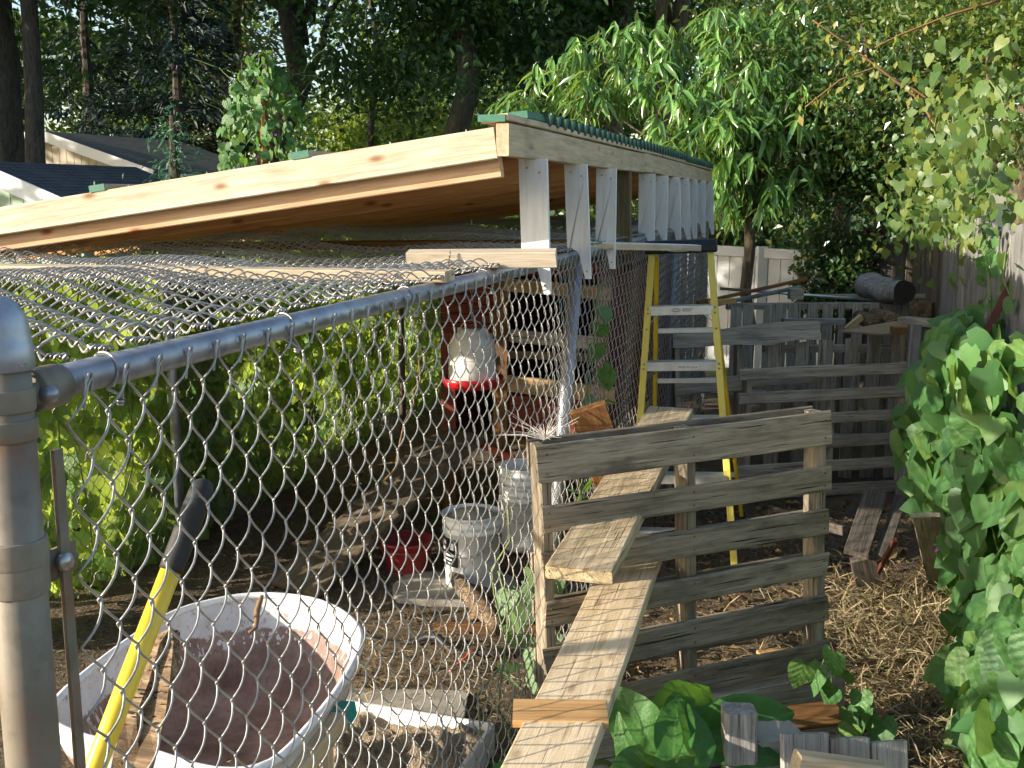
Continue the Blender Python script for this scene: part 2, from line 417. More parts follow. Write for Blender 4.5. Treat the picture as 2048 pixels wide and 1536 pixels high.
for k_, a_ in (('vine', ([(.05, .14, .045), (.07, .18, .055), (.105, .24, .07), (.055, .16, .05), (.08, .2, .06), (.13, .24, .06)], .32, (.38, .6, .06), .5)), ('vinelit', ([(.065, .17, .035), (.13, .27, .06), (.27, .38, .08), (.035, .09, .022), (.20, .31, .13)], .5, (.68, .82, .10), .45)), ('pale', ([(.20, .33, .15), (.16, .28, .12)], .35, (.4, .6, .2), .5))):
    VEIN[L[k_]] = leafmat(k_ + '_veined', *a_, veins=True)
L['comfrey'] = leafmat('comfrey_leaf_veined', [(.05, .15, .03), (.06, .18, .035), (.045, .13, .03)], .28, (.30, .60, .03), .5, .3, veins=True)
def ground_mat():
    m, nt, b = newmat('dirt')
    v = coords(nt, rand=False)
    f1 = noise(nt, v, .9, 5, .6); f2 = noise(nt, v, 14, 6, .7); f3 = noise(nt, v, 60, 3, .6)
    c = ramp(nt, f2, [(.3, (.04, .027, .016)), (.5, (.095, .066, .04)), (.72, (.19, .135, .08))])
    c = mixc(nt, ramp(nt, f1, [(.4, (0, 0, 0)), (.65, (.8, .8, .8))]), c, (.15, .108, .064))
    c = mixc(nt, ramp(nt, f3, [(.56, (0, 0, 0)), (.68, (.7, .7, .7))]), c, (.27, .2, .11))
    sp = N(nt, 'ShaderNodeSeparateXYZ'); nt.links.new(v, sp.inputs[0])
    lawn = math_n(nt, 'MAXIMUM', math_n(nt, 'GREATER_THAN', math_n(nt, 'ADD', sp.outputs['Y'], f1), 11.6), math_n(nt, 'LESS_THAN', math_n(nt, 'ADD', sp.outputs['X'], f1), -3.4))
    grass = ramp(nt, f3, [(.35, (.03, .06, .012)), (.65, (.09, .13, .03))])
    c = mixc(nt, lawn, c, grass)
    nt.links.new(c, b.inputs['Base Color']); b.inputs['Roughness'].default_value = .95
    bump(nt, b, math_n(nt, 'ADD', f2, math_n(nt, 'MULTIPLY', f3, .5)), .9, .03)
    return m
M['dirt'] = ground_mat()
def sand_mat():
    m, nt, b = newmat('sand')
    v = coords(nt, rand=False); f = noise(nt, v, 22, 6, .7); f3 = noise(nt, v, 120, 2)
    nt.links.new(ramp(nt, f, [(.3, (.27, .2, .13)), (.55, (.42, .33, .22)), (.75, (.50, .41, .29))]), b.inputs['Base Color'])
    b.inputs['Roughness'].default_value = .95
    bump(nt, b, math_n(nt, 'ADD', f, math_n(nt, 'MULTIPLY', f3, .4)), .9, .02)
    return m
M['sand'] = sand_mat()
def shingle_mat(name, c1, c2, sc):
    m, nt, b = newmat(name)
    br = N(nt, 'ShaderNodeTexBrick'); br.inputs['Scale'].default_value = sc
    br.inputs['Color1'].default_value = (*c1, 1); br.inputs['Color2'].default_value = (*c2, 1); br.inputs['Mortar'].default_value = (.012, .012, .014, 1)
    br.inputs['Mortar Size'].default_value = .03; br.inputs['Brick Width'].default_value = .9; br.inputs['Row Height'].default_value = .3
    v = coords(nt, rand=False); nt.links.new(v, br.inputs['Vector'])
    f = noise(nt, v, 2.2, 5, .65)
    nt.links.new(mixc(nt, ramp(nt, f, [(.45, (0, 0, 0)), (.7, (.7,) * 3)]), br.outputs['Color'], (c1[0] * 1.6, c1[1] * 1.7, c1[2] * 1.2)), b.inputs['Base Color'])
    b.inputs['Roughness'].default_value = .85
    bump(nt, b, br.outputs['Fac'], .4, -.02)
    return m
M['shingle'] = shingle_mat('blue_grey_shingles', (.055, .065, .085), (.075, .085, .105), 2.4)
M['shingle2'] = shingle_mat('mossy_grey_shingles', (.06, .062, .055), (.085, .085, .075), 2.0)
M['siding'] = paint('pale_green_siding', (.32, .42, .34), .7, .3, (.25, .3, .25), 2)
M['beige'] = paint('beige_siding', (.40, .36, .28), .7, .3, (.3, .27, .2), 2)
M['trim'] = paint('white_trim', (.75, .77, .80), .55, .2, (.5, .5, .5), 3)

# ================================================================== leaves and plants: shared tools
def T_heart():
    rib = [(0, 0, 0), (0, .34, .02), (0, .68, -.02), (0, 1, -.14)]
    sd = [(.22, -.17, .06), (.50, .08, .10), (.44, .42, .07), (.22, .74, -.03)]
    v = rib + sd + [(-x, y, z) for x, y, z in sd]
    q = []
    for i in range(3):
        q += [(i, 4 + i, 5 + i, i + 1), (i, i + 1, 9 + i, 8 + i)]
    return np.array(v, float), np.array(q)
def T_lance(bend=.35, wd=.105):
    v = []; ys = (0, .3, .65, 1.0); ws = (.02, wd, wd * .85, .004)
    for y, w in zip(ys, ws):
        z = -bend * y * y
        v += [(-w, y, z + w * .5), (0, y, z), (w, y, z + w * .5)]
    q = [(i * 3 + j, i * 3 + j + 1, i * 3 + j + 4, i * 3 + j + 3) for i in range(3) for j in range(2)]
    return np.array(v, float), np.array(q)
def T_oval(w=.3, fold=.3):
    v = [(0, 0, 0), (w, .45, w * fold), (0, 1, -.05), (-w, .45, w * fold)]
    return np.array(v, float), np.array([(0, 1, 2, 3)])
def T_broad(n=6, w=.24, bend=.5):
    """long broad leaf with a midrib groove and rippled edge"""
    v = []
    for i in range(n + 1):
        y = i / n; ww = w * (math.sin(math.pi * min(1, y * .93 + .06)) ** .72) * (1 - .12 * y); z = -bend * y * y
        e = .025 * math.sin(i * 2.4)
        v += [(-ww, y, z + ww * .35 + e), (-ww * .5, y, z + ww * .28), (0, y, z), (ww * .5, y, z + ww * .28), (ww, y, z + ww * .35 - e)]
    q = [(i * 5 + j, i * 5 + j + 1, i * 5 + j + 6, i * 5 + j + 5) for i in range(n) for j in range(4)]
    return np.array(v, float), np.array(q)
def T_heart_fine():
    out = [(0.0, 0.0), (.15, -.15), (.35, -.14), (.50, .06), (.48, .30), (.37, .55), (.20, .78), (.0, 1.0)]
    rib = [0, .02, .07, .18, .36, .58, .79, 1.0]
    v = []
    for (x, y), r in zip(out, rib):
        for sg in (-1, -.5, 0, .5, 1):
            a = abs(sg); yy = r + (y - r) * a; xx = x * sg
            v.append((xx, yy, .16 * a * x - .14 * a * a * x - .16 * yy * yy + .03 * math.sin(yy * 9 + sg * 3) * a))
    q = [(i * 5 + j, i * 5 + j + 1, i * 5 + j + 6, i * 5 + j + 5) for i in range(7) for j in range(4)]
    return np.array(v, float), np.array(q)
HEART, LANCE, OVAL = T_heart(), T_lance(), T_oval()
HEARTF = T_heart_fine()
def nrm(a): a = np.asarray(a, float); return a / (np.linalg.norm(a, axis=-1, keepdims=True) + 1e-12)
def leaf_axes(ydir, nor):
    y = nrm(ydir); n = np.asarray(nor, float); n = nrm(n - y * (n * y).sum(-1, keepdims=True)); return np.cross(y, n), y, n
def cloud_mesh(name, tmpl, pos, ydir, nor, size):
    tv, tq = tmpl; x, y, n = leaf_axes(ydir, nor)
    s = np.asarray(size)[:, None, None]
    v = pos[:, None] + s * (tv[None, :, 0:1] * x[:, None] + tv[None, :, 1:2] * y[:, None] + tv[None, :, 2:3] * n[:, None])
    q = (tq[None] + (np.arange(len(pos)) * len(tv))[:, None, None]).reshape(-1, tq.shape[1])
    return mesh_np(name, v.reshape(-1, 3), q, len(tv) > 4)
def leaves(parent, tmpl, pos, ydir, nor, size, mat, nobj=300, fname='foliage', lname='leaf'):
    """the leaves that show largest become objects of their own, the rest one mass"""
    pos = np.asarray(pos, float); size = np.asarray(size, float)
    ydir = np.broadcast_to(np.asarray(ydir, float), pos.shape); nor = np.broadcast_to(np.asarray(nor, float), pos.shape)
    dist = np.linalg.norm(pos - np.array(CAM), axis=1)
    o = np.argsort(dist / size)
    a, r = o[:nobj], o[nobj:]
    if len(a):
        x, y, n = leaf_axes(ydir[a], nor[a])
        me = mesh_np(lname, *(HEARTF if tmpl is HEART else tmpl), True); me.materials.append(VEIN.get(mat, mat))
        for k, i in enumerate(a):
            s = size[i]
            Mx = Matrix(((x[k, 0] * s, y[k, 0] * s, n[k, 0] * s, pos[i, 0]), (x[k, 1] * s, y[k, 1] * s, n[k, 1] * s, pos[i, 1]), (x[k, 2] * s, y[k, 2] * s, n[k, 2] * s, pos[i, 2]), (0, 0, 0, 1)))
            put(bpy.data.objects.new(lname, me), parent, Mx)
    if len(r):
        f = ob(fname, cloud_mesh(fname, tmpl, pos[r], ydir[r], nor[r], size[r]), mat, parent)
        f['kind'] = 'stuff'
def gauss(n, s): return rng.normal(size=(n, 3)) * np.asarray(s)
def wob(p0, p1, n=6, amp=.05):
    p0, p1 = np.array(tuple(p0), float), np.array(tuple(p1), float)
    t = np.linspace(0, 1, n)[:, None]; w = np.cumsum(rng.normal(size=(n, 3)) * amp / math.sqrt(n), 0); w -= w[:1]
    w -= w[-1:] * t
    return p0 + (p1 - p0) * t + w

# ================================================================== ground
def gz(x, y): return .012 * np.sin(x * 3.1 + y * 1.7) + .010 * np.sin(y * 4.3 - x * 2.2)
def make_ground():
    near = np.linspace(-6, 4, 90); xs = np.concatenate([np.linspace(-260, -6.5, 24), near, np.linspace(4.5, 260, 24)])
    ys = np.concatenate([np.linspace(-60, -.5, 10), np.linspace(0, 13, 110), np.linspace(14, 320, 26)])
    X, Y = np.meshgrid(xs, ys, indexing='ij')
    w = np.exp(-((X / 8) ** 2 + ((Y - 5) / 9) ** 2))
    Zv = (gz(X, Y) + .02 * rng.normal(size=X.shape) * .5) * w
    # a low heap of pulled-up plants right of the pallet
    Zv += .10 * np.exp(-(((X - .5) / .42) ** 2 + ((Y - 4.6) / .55) ** 2))
    v = np.stack([X, Y, Zv], -1).reshape(-1, 3); n, m = X.shape
    i = np.arange(n - 1)[:, None] * m; j = np.arange(m - 1)[None]
    q = np.stack([i + j, i + m + j, i + m + j + 1, i + j + 1], -1).reshape(-1, 4)
    g = ob('ground', mesh_np('ground', v, q, True), M['dirt']); g['kind'] = 'structure'
make_ground()

# ================================================================== chain-link kennel
FX, BX = -0.95, -3.30              # the near and the far side wall
RZ, RZB = 1.71, 1.735              # top rail heights
Y0, Y1 = 1.082, 9.62
kennel = thing('chain_link_kennel', 'long galvanised chain link kennel with pipe posts and a chain link top', 'kennel', (FX, Y0, 0))
PITCHW, PER, AMP, DEP = .0420, .101, .0234, .0098    # wire pitch, zigzag period, half width, half depth
def wire_path(zlen, phase, ns):
    """flattened spiral: u sideways, w out of plane, s along the wire"""
    n = int(zlen / PER * ns) + 1
    s = np.arange(n) * PER / ns; ph = 2 * math.pi * s / PER + phase
    c = np.cos(ph); tri = np.arcsin(np.clip(c, -1, 1)) * 2 / math.pi
    sn = np.sin(ph); u = AMP * (.93 * tri + .07 * c); w = np.where(sn > 0, DEP * sn, .45 * DEP * sn)
    return s, u, w
def add_side_wires():
    n = int((Y1 - Y0 - .05) / PITCHW)
    rest = MB(); cnt = 0
    for k in range(n):
        y = Y0 + .085 + k * PITCHW
        ns, sd = (12, 6) if y < 3 else ((10, 5) if y < 5 else (8, 4))
        s, u, w = wire_path(RZ - .06, math.pi * (k % 2), ns)
        bul = .012 * np.sin(y * 2.1) * np.sin(np.clip(s / 1.6, 0, 1) * math.pi) + .006 * np.sin(y * 7 + s * 3)
        p = np.stack([FX + .030 + bul + w, y + u + .004 * np.sin(s * 5 + y), RZ + .004 - s], -1)
        # knuckle: the end hooks over and back down round its neighbour
        sg = 1 if (k % 2 == 0) else -1; top = p[0]
        if sg > 0: kn = [top + np.array([dx, dy, dz]) for dy, dz, dx in ((-.017, -.038, .005), (-.0185, -.020, .008), (-.017, -.002, .010), (-.010, .008, .010), (-.002, .008, .008), (.002, .000, .004))]
        else: kn = [top + np.array([dx, dy, dz]) for dy, dz, dx in ((.012, -.018, .000), (.013, -.004, .002), (.008, .006, .003), (.002, .006, .001), (-.001, .000, .000))]
        p = np.vstack([kn, p[1:]])
        mb = MB().tube(p, .0020, sd, cap=False, ref=(.1, 1, .05))
        if y < 8.2: mb.build('wire', M['wire'], kennel, True); cnt += 1
        else: rest.add(np.vstack(mb.v), np.vstack(mb.q))
    o = rest.build('wire_mesh', M['wire'], kennel, True); o['kind'] = 'stuff'
    return cnt
nside = add_side_wires()
def roof_z(x, y):
    t = (x - BX) / (FX - BX)
    base = RZB + (RZ - RZB) * t + .036
    sag = -.05 * np.sin(np.pi * t) * (.6 + .4 * np.sin(y * 1.9 + .6))
    wav = .014 * np.sin(x * 6.1 + y * 2.3) + .010 * np.sin(y * 9.0 + x * 3.0)
    return base + sag + wav * np.sin(np.pi * np.clip(t, 0, 1)) ** .5
def add_top_wires():
    n = int((Y1 - Y0) / PITCHW); rest = MB(); left = 298 - nside
    for k in range(n):
        y = Y0 - .02 + k * PITCHW
        near = k < left
        ns, sd = (12, 5) if near else ((8, 4) if y < 6.5 else (6, 3))
        s, u, w = wire_path(FX - BX + .02, math.pi * (k % 2), ns)
        x = FX + .004 - s
        yy = y + u + .010 * np.sin(x * 2.2 + y)
        z = roof_z(x, yy) + w * 2.0
        z = np.maximum(z, 0)
        p = np.stack([x, yy, z], -1)
        if near:   # twisted barb at the selvage
            a = np.linspace(0, 5 * math.pi, 12); t0 = p[0]; sg = 1 if k % 2 == 0 else -1
            tw = np.stack([t0[0] + .034 * (1 - a / a[-1]), t0[1] - .006 * sg + .0035 * np.cos(a + k), t0[2] + .0035 * np.sin(a + k) + .002], -1)
            p = np.vstack([tw, p])
        mb = MB().tube(p, (.0021 if y < 5 else .0018), sd, cap=False, ref=(.05, .1, 1))
        if near: mb.build('wire', M['wire'], kennel, True)
        else: rest.add(np.vstack(mb.v), np.vstack(mb.q))
    o = rest.build('top_mesh', M['wire'], kennel, True); o['kind'] = 'stuff'
add_top_wires()
def add_back_wires():
    rest = MB(); n = int((Y1 - 2.6) / PITCHW)
    for k in range(n):
        y = 2.6 + k * PITCHW
        s, u, w = wire_path(RZB - .05, math.pi * (k % 2), 6)
        p = np.stack([BX - .03 + w, y + u, RZB + .004 - s], -1)
        mb = MB().tube(p, .0019, 3, cap=False, ref=(.1, 1, .05))
        rest.add(np.vstack(mb.v), np.vstack(mb.q))
    # end wall
    for k in range(int((FX - BX) / PITCHW)):
        x = BX + .02 + k * PITCHW
        s, u, w = wire_path(RZB - .05, math.pi * (k % 2), 6)
        p = np.stack([x + u, Y1 + .02 + w, RZB + .004 - s], -1)
        mb = MB().tube(p, .0019, 3, cap=False, ref=(1, .1, .05))
        rest.add(np.vstack(mb.v), np.vstack(mb.q))
    o = rest.build('back_mesh', M['wireold'], kennel, True); o['kind'] = 'stuff'
add_back_wires()
def pipe(name, p0, p1, r, mat, n=2, k=16): return MB().tube([V(p0).lerp(V(p1), i / n) for i in range(n + 1)], r, k).build(name, mat, kennel, True)
near_rail = pipe('top_rail', (FX, Y0 + .05, RZ), (FX, Y1, RZ), .0225, M['galv'], 8, 20)
far_rail = pipe('top_rail', (BX, 0.4, RZB), (BX, Y1, RZB), .0225, M['galv'], 8)
pipe('end_rail', (BX, Y1, RZB - .02), (FX, Y1, RZB - .02), .021, M['galv'])
pipe('end_rail', (BX, Y0, RZ - .02), (FX - .03, Y0, RZ - .02), .021, M['galv'])
pipe('line_post', (-.965, 4.43, RZ - .02), (-1.03, 4.17, 0), .030, M['galv'])
pipe('line_post', (FX - .01, 7.55, RZ - .02), (FX - .015, 7.55, 0), .028, M['galv'])
for (x, y) in ((FX, Y1), (BX, Y1), (BX, Y0)): pipe('corner_post', (x, y, RZB + .03), (x, y, 0), .032, M['galvpost'])
for y in (4.95, 8.25): pipe('line_post', (BX + .03, y, RZB), (BX + .03, y + .02, 0), .027, M['galv'] if y < 6 else M['galvpost'])
# near corner post with its fittings
cp = MB().tube([(FX, Y0, z) for z in (0, .6, 1.2, 1.765)], .0335, 28).build('corner_post', M['galvpost'], kennel, True)
pr = [(.0375, 1.742), (.0385, 1.744), (.0385, 1.772), (.0365, 1.775), (.036, 1.79), (.032, 1.808), (.024, 1.822), (.013, 1.830), (.0005, 1.832)]
MB().lathe(pr, (FX, Y0, 0), 28).build('post_cap', M['galv'], cp, True)
def band(z, h, rr=.0362, mat=M['galvpost'], tab=None):
    mb = MB().lathe([(rr - .004, z - h / 2), (rr - .0006, z - h / 2), (rr, z - h / 2 + .0008), (rr + .0002, z - h / 2 + .002), (rr + .0002, z + h / 2 - .002), (rr, z + h / 2 - .0008), (rr - .0006, z + h / 2), (rr - .004, z + h / 2)], (FX, Y0, 0), 28)
    if tab: mb.box((FX + .012, Y0 + rr + tab / 2, z), .007, tab, h)
    return mb.build('brace_band', mat, cp, True)
band(1.705, .028, tab=.03); band(1.668, .026, .0368); band(1.512, .034, .0378); band(1.478, .040, .0370, tab=.055)
band(1.02, .032, .0368, tab=.05)
MB().tube([(FX + .03, Y0 + .072, 1.483), (FX - .015, Y0 + .072, 1.483), (FX - .05, Y0 + .073, 1.482)], .006, 8).build('bolt', M['galvpost'], cp, True)
MB().lathe([(.001, .0), (.012, .0), (.0135, .006), (.011, .011), (.001, .013)], (0, 0, 0), 10).build('bolt', M['steel'], cp, True, Matrix.Translation((FX + .024, Y0 + .052, 1.483)) @ Matrix.Rotation(math.pi / 2, 4, 'Y'))
# rail end cup
MB().tube([(FX, Y0 + y_, RZ - .003) for y_ in (.0455, .046, .048, .052, .096, .099, .0995)], [.012, .0262, .0278, .0284, .0284, .0276, .0245], 20).build('rail_cup', M['galvpost'], cp, True)
MB().tube([(FX + .012, Y0 + .052, 1.704), (FX + .030, Y0 + .052, 1.704), (FX + .036, Y0 + .052, 1.704)], [.010, .011, .004], 12).build('bolt', M['galv'], cp, True)
MB().box((FX + .022, Y0 + .060, .80), .006, .017, 1.66).build('tension_bar', M['galvpost'], cp)
# tie wires round the top rail
for y in (1.272, 1.80, 2.42, 3.05, 3.9):
    a = np.linspace(-.35 * math.pi, 1.25 * math.pi, 18); rr = .0262
    p = np.stack([FX + rr * np.cos(a), y + .016 * (a / math.pi), RZ + rr * np.sin(a)], -1)
    tail = np.array([[FX + .036, y - .012, RZ - .034], [FX + .030, y - .010, RZ - .028]])
    MB().tube(np.vstack([tail, p]), .0022, 6, ref=(0, 1, 0)).build('tie_wire', M['wire'], near_rail, True)
    b = np.linspace(0, 4 * math.pi, 16)
    MB().tube(np.stack([FX + .036 + .004 * np.cos(b), y - .012 + .004 * np.sin(b), RZ - .034 - b * .0007], -1), .0021, 5, ref=(0, .1, 1)).build('tie_wire', M['wire'], near_rail, True)
a = np.linspace(-.4 * math.pi, 1.3 * math.pi, 16)
MB().tube(np.stack([BX + .03 * np.cos(a), 3.45 + .02 * a / math.pi, RZB + .03 * np.sin(a)], -1), .003, 6, ref=(0, 1, 0)).build('tie_wire', M['feather'], far_rail, True)
# dry vine stem caught in the mesh
MB().tube(wob(onx(850, 700, FX + .01), onx(770, 960, FX + .01), 10, .03), .0025, 5).build('dry_tendril', M['twig'], kennel, True)
MB().tube(wob(onx(525, 1190, FX + .04), onx(498, 1265, FX + .04), 6, .01), [.003, .005, .006, .005, .004, .003], 5).build('dry_tendril', M['straw'] if 'straw' in M else M['twig'], kennel, True)

# support boards under / over the chain link top
def single(name, label, cat, p0, p1, wdir, w, t, mat, **kw):
    return tag(board(name, None, p0, p1, wdir, w, t, mat, **kw), label, cat)
single('cross_board', 'long weathered board under the chain link top, running across to the top rail', 'board', (BX + .02, 2.50, 1.742), (FX + .035, 2.66, 1.746), (0, 1, 0), .10, .028, M['header'], warp=.004)
single('cross_board', 'brown board across the kennel in the shade below the roof', 'board', (BX + .05, 4.75, 1.70), (FX - .05, 4.62, 1.745), (0, 1, 0), .08, .04, M['brown'], warp=.004)
def tied_board():
    p0 = D(817, 518, 3.30); p1 = D(1113, 516, 3.26)
    root = thing('tied_board', 'short fresh board lying on the top rail below the first white upright', 'board', p0)
    board('plank', root, p0, p1, (0, -.15, 1), .048, .07, M['fresh'], n=3, cut=.002)
    q = D(900, 516, 3.24)
    MB().tube(wob(q + V((0, 0, .02)), q + V((-.004, .004, -.035)), 6, .008), .0018, 5).build('wire_tie', M['twig'], root, True)
    MB().tube(wob(q + V((.012, 0, -.015)), q + V((-.012, .004, -.028)), 5, .004), .0018, 5).build('wire_tie', M['twig'], root, True)
    MB().tube([q + V((0, 0, .0)), q + V((0, .002, .022))], .0016, 5).build('nail', M['steel'], root, True)
tied_board()

# ================================================================== lean-to roof over the kennel
RY0, RY1 = 3.22, 9.66; SL = .135
def rtop(x): return 2.155 + (x - (-.95)) * SL        # top of the rafters
roof = thing('lean_to_roof', 'sloping wooden roof frame with green corrugated sheets on white uprights above the kennel', 'roof', (FX, RY0, RZ))
SLV = V((1, 0, SL)).normalized(); SLN = V((-SL, 0, 1)).normalized()
def rp(x, y, dz=0): return V((x, y, rtop(x) + dz))
# header in two lengths, the second sagging a little
board('header_beam', roof, (-.93, RY0 - .018, 2.118), (-.93, 5.86, 2.123), (0, 0, 1), .098, .040, M['header'], n=4, warp=.002)
board('header_beam', roof, (-.93, 5.864, 2.128), (-.93, RY1, 2.108), (0, 0, 1), .098, .040, M['header'], n=4, warp=.004)
board('top_batten', roof, (-.955, RY0 - .022, 2.181), (-.955, 6.1, 2.186), (1, 0, .1), .088, .021, M['header'], n=4)
board('top_batten', roof, (-.955, 6.104, 2.188), (-.955, RY1, 2.172), (1, 0, .1), .088, .021, M['header'], n=4)
board('end_rafter', roof, rp(-.952, RY0, -.046), rp(BX - .45, RY0, -.046), SLN, .094, .038, M['fresh'], n=6)
for i, y in enumerate(np.linspace(RY0 + .05, RY1 - .05, 12)):
    board('rafter', roof, rp(-.955, y, -.098), rp(BX - .42, y, -.098), SLN, .098, .036, M['under'] if i else M['pink'], n=3)
for i in range(9):
    x = -1.12 - i * .302
    board('deck_board', roof, (x, RY0 + .04, rtop(x) - .010), (x, RY1, rtop(x) - .010), SLV, .303 if i % 3 else .298, .018, M['deck'], n=3)
# battens laid flat on the rafters, ends painted green
for (x, w, h, y1) in ((-.985, .066, .020, None), (-1.60, .060, .022, 7.0), (-2.36, .060, .022, 7.0)):
    z = rtop(x) + h / 2 + .001
    if y1:
        b_ = board('batten', roof, (x, RY0 - .02, z), (x, y1, z), SLV, w, h, M['header'], n=4)
        MB().box((x, RY0 - .0205, z), w + .001, .004, h + .001, frame(SLV, (0, 1, 0), (0, 0, 0))).build('painted_end', M['greenpaint'], b_)
        MB().tube([(x - .02, RY0 - .005, z), (x - .02, RY0 - .005, z + h / 2 + .012)], .002, 6).build('nail', M['steel'], b_)
MB().box((-.962, RY0 - .0255, 2.181), .086, .004, .0215).build('painted_end', M['greenpaint'], roof)
# white painted uprights notched over the pipe rail
def upright(y, mat, w=.082, tilt=0.0, low=1.625):
    zt = 2.072; n = 9
    pts = [(-w / 2, zt)] + [(-w / 2, RZ - .012)]
    cx = -.022                                             # notch half circle round the rail
    for i in range(n): 
        a = math.pi - i * math.pi / (n - 1)
        pts.append((cx + .0 + .026 * math.cos(a) * -1 * -1, RZ + .006 + .026 * math.sin(a)))
    pts += [(w / 2 - .034 + .012, low), (w / 2, low), (w / 2, zt)]
    mb = MB(); P = []
    for (u, z) in pts: P.append((FX + .028 + u + tilt * (zt - z), z))
    k = len(P); f = [(x, y, z) for x, z in P] + [(x, y + .02, z) for x, z in P]
    me = bpy.data.meshes.new('upright')
    me.from_pydata(f, [], [list(range(k))[::1]] + [list(range(k, 2 * k))[::-1]] + [(i, k + i, k + (i + 1) % k, (i + 1) % k) for i in range(k)])
    me.validate(); me.update()
    import bmesh
    bm = bmesh.new(); bm.from_mesh(me); bmesh.ops.recalc_face_normals(bm, faces=bm.faces); bm.to_mesh(me); bm.free()
    Mx = frame((0, 0, -1), (1, 0, 0), (FX, y, zt)); me.transform(Mx.inverted())
    o = ob('upright', me, mat, roof, Mx)
    for (u, z) in ((-.02, zt - .03), (.022, zt - .045), (.03, low + .03)):
        MB().lathe([(.0045, -.001), (.004, .001), (.0005, .0015)], (0, 0, 0), 8).build('nail', M['steel'], o, False, frame((1, 0, 0), (0, 0, 1), (FX + .028 + u + tilt * (zt - z), y - .0005, z)))
for i, y in enumerate((3.53, 4.19, 4.83, 6.02, 6.55, 7.12, 7.64, 8.21, 8.79, 9.40)):
    upright(y, M['whiteboard'], .096 if i == 0 else .090, random.uniform(.0, .05) if i else .035, 1.60 + random.uniform(0, .03) + (0 if i == 0 else .02))
board('treated_upright', roof, (-.955, 5.42, 2.07), (-.945, 5.40, 1.66), (1, 0, 0), .09, .05, M['darkpost'])
# corrugated sheets, ridges running down the slope
def sheet(y0, y1, x0, x1, dz):
    n = int((y1 - y0) / .0095); y = np.linspace(y0, y1, n); h = .022 * (1 + np.cos((y - y0) * 2 * math.pi / .118))
    xs = np.linspace(x0, x1, 10); vv = []
    for t in (0, -.003):
        for x in xs: vv.append(np.stack([np.full(n, x), y, rtop(x) + dz + h + t + .004 * np.sin(x * 3)], -1))
    v = np.vstack(vv); q = []
    i = np.arange(9)[:, None] * n; j = np.arange(n - 1)[None]
    qq = np.stack([i + j, i + j + 1, i + n + j + 1, i + n + j], -1).reshape(-1, 4)
    o = 10 * n
    e = np.stack([j[0], o + j[0], o + j[0] + 1, j[0] + 1], -1)
    return mesh_np('corrugated_sheet', v, np.vstack([qq, qq[:, ::-1] + o, e]), True)
ob('corrugated_sheet', sheet(3.66, 5.72, -.905, -1.12, .030), M['corr'], roof)
ob('corrugated_sheet', sheet(5.66, 7.75, -.90, -1.12, .036), M['corr'], roof)
ob('corrugated_sheet', sheet(7.70, 9.62, -.90, -1.12, .028), M['corr'], roof)
board('green_strip', roof, (-.945, 3.42, 2.203), (-.955, 3.70, 2.210), (1, 0, .1), .07, .026, M['greenpaint'])
# nails sticking up along the end rafter
for x in (-1.05, -1.3, -1.72, -1.95, -2.25, -2.6):
    MB().tube([rp(x, RY0, -.005), rp(x, RY0, .009)], .002, 6).build('nail', M['steel'], roof)

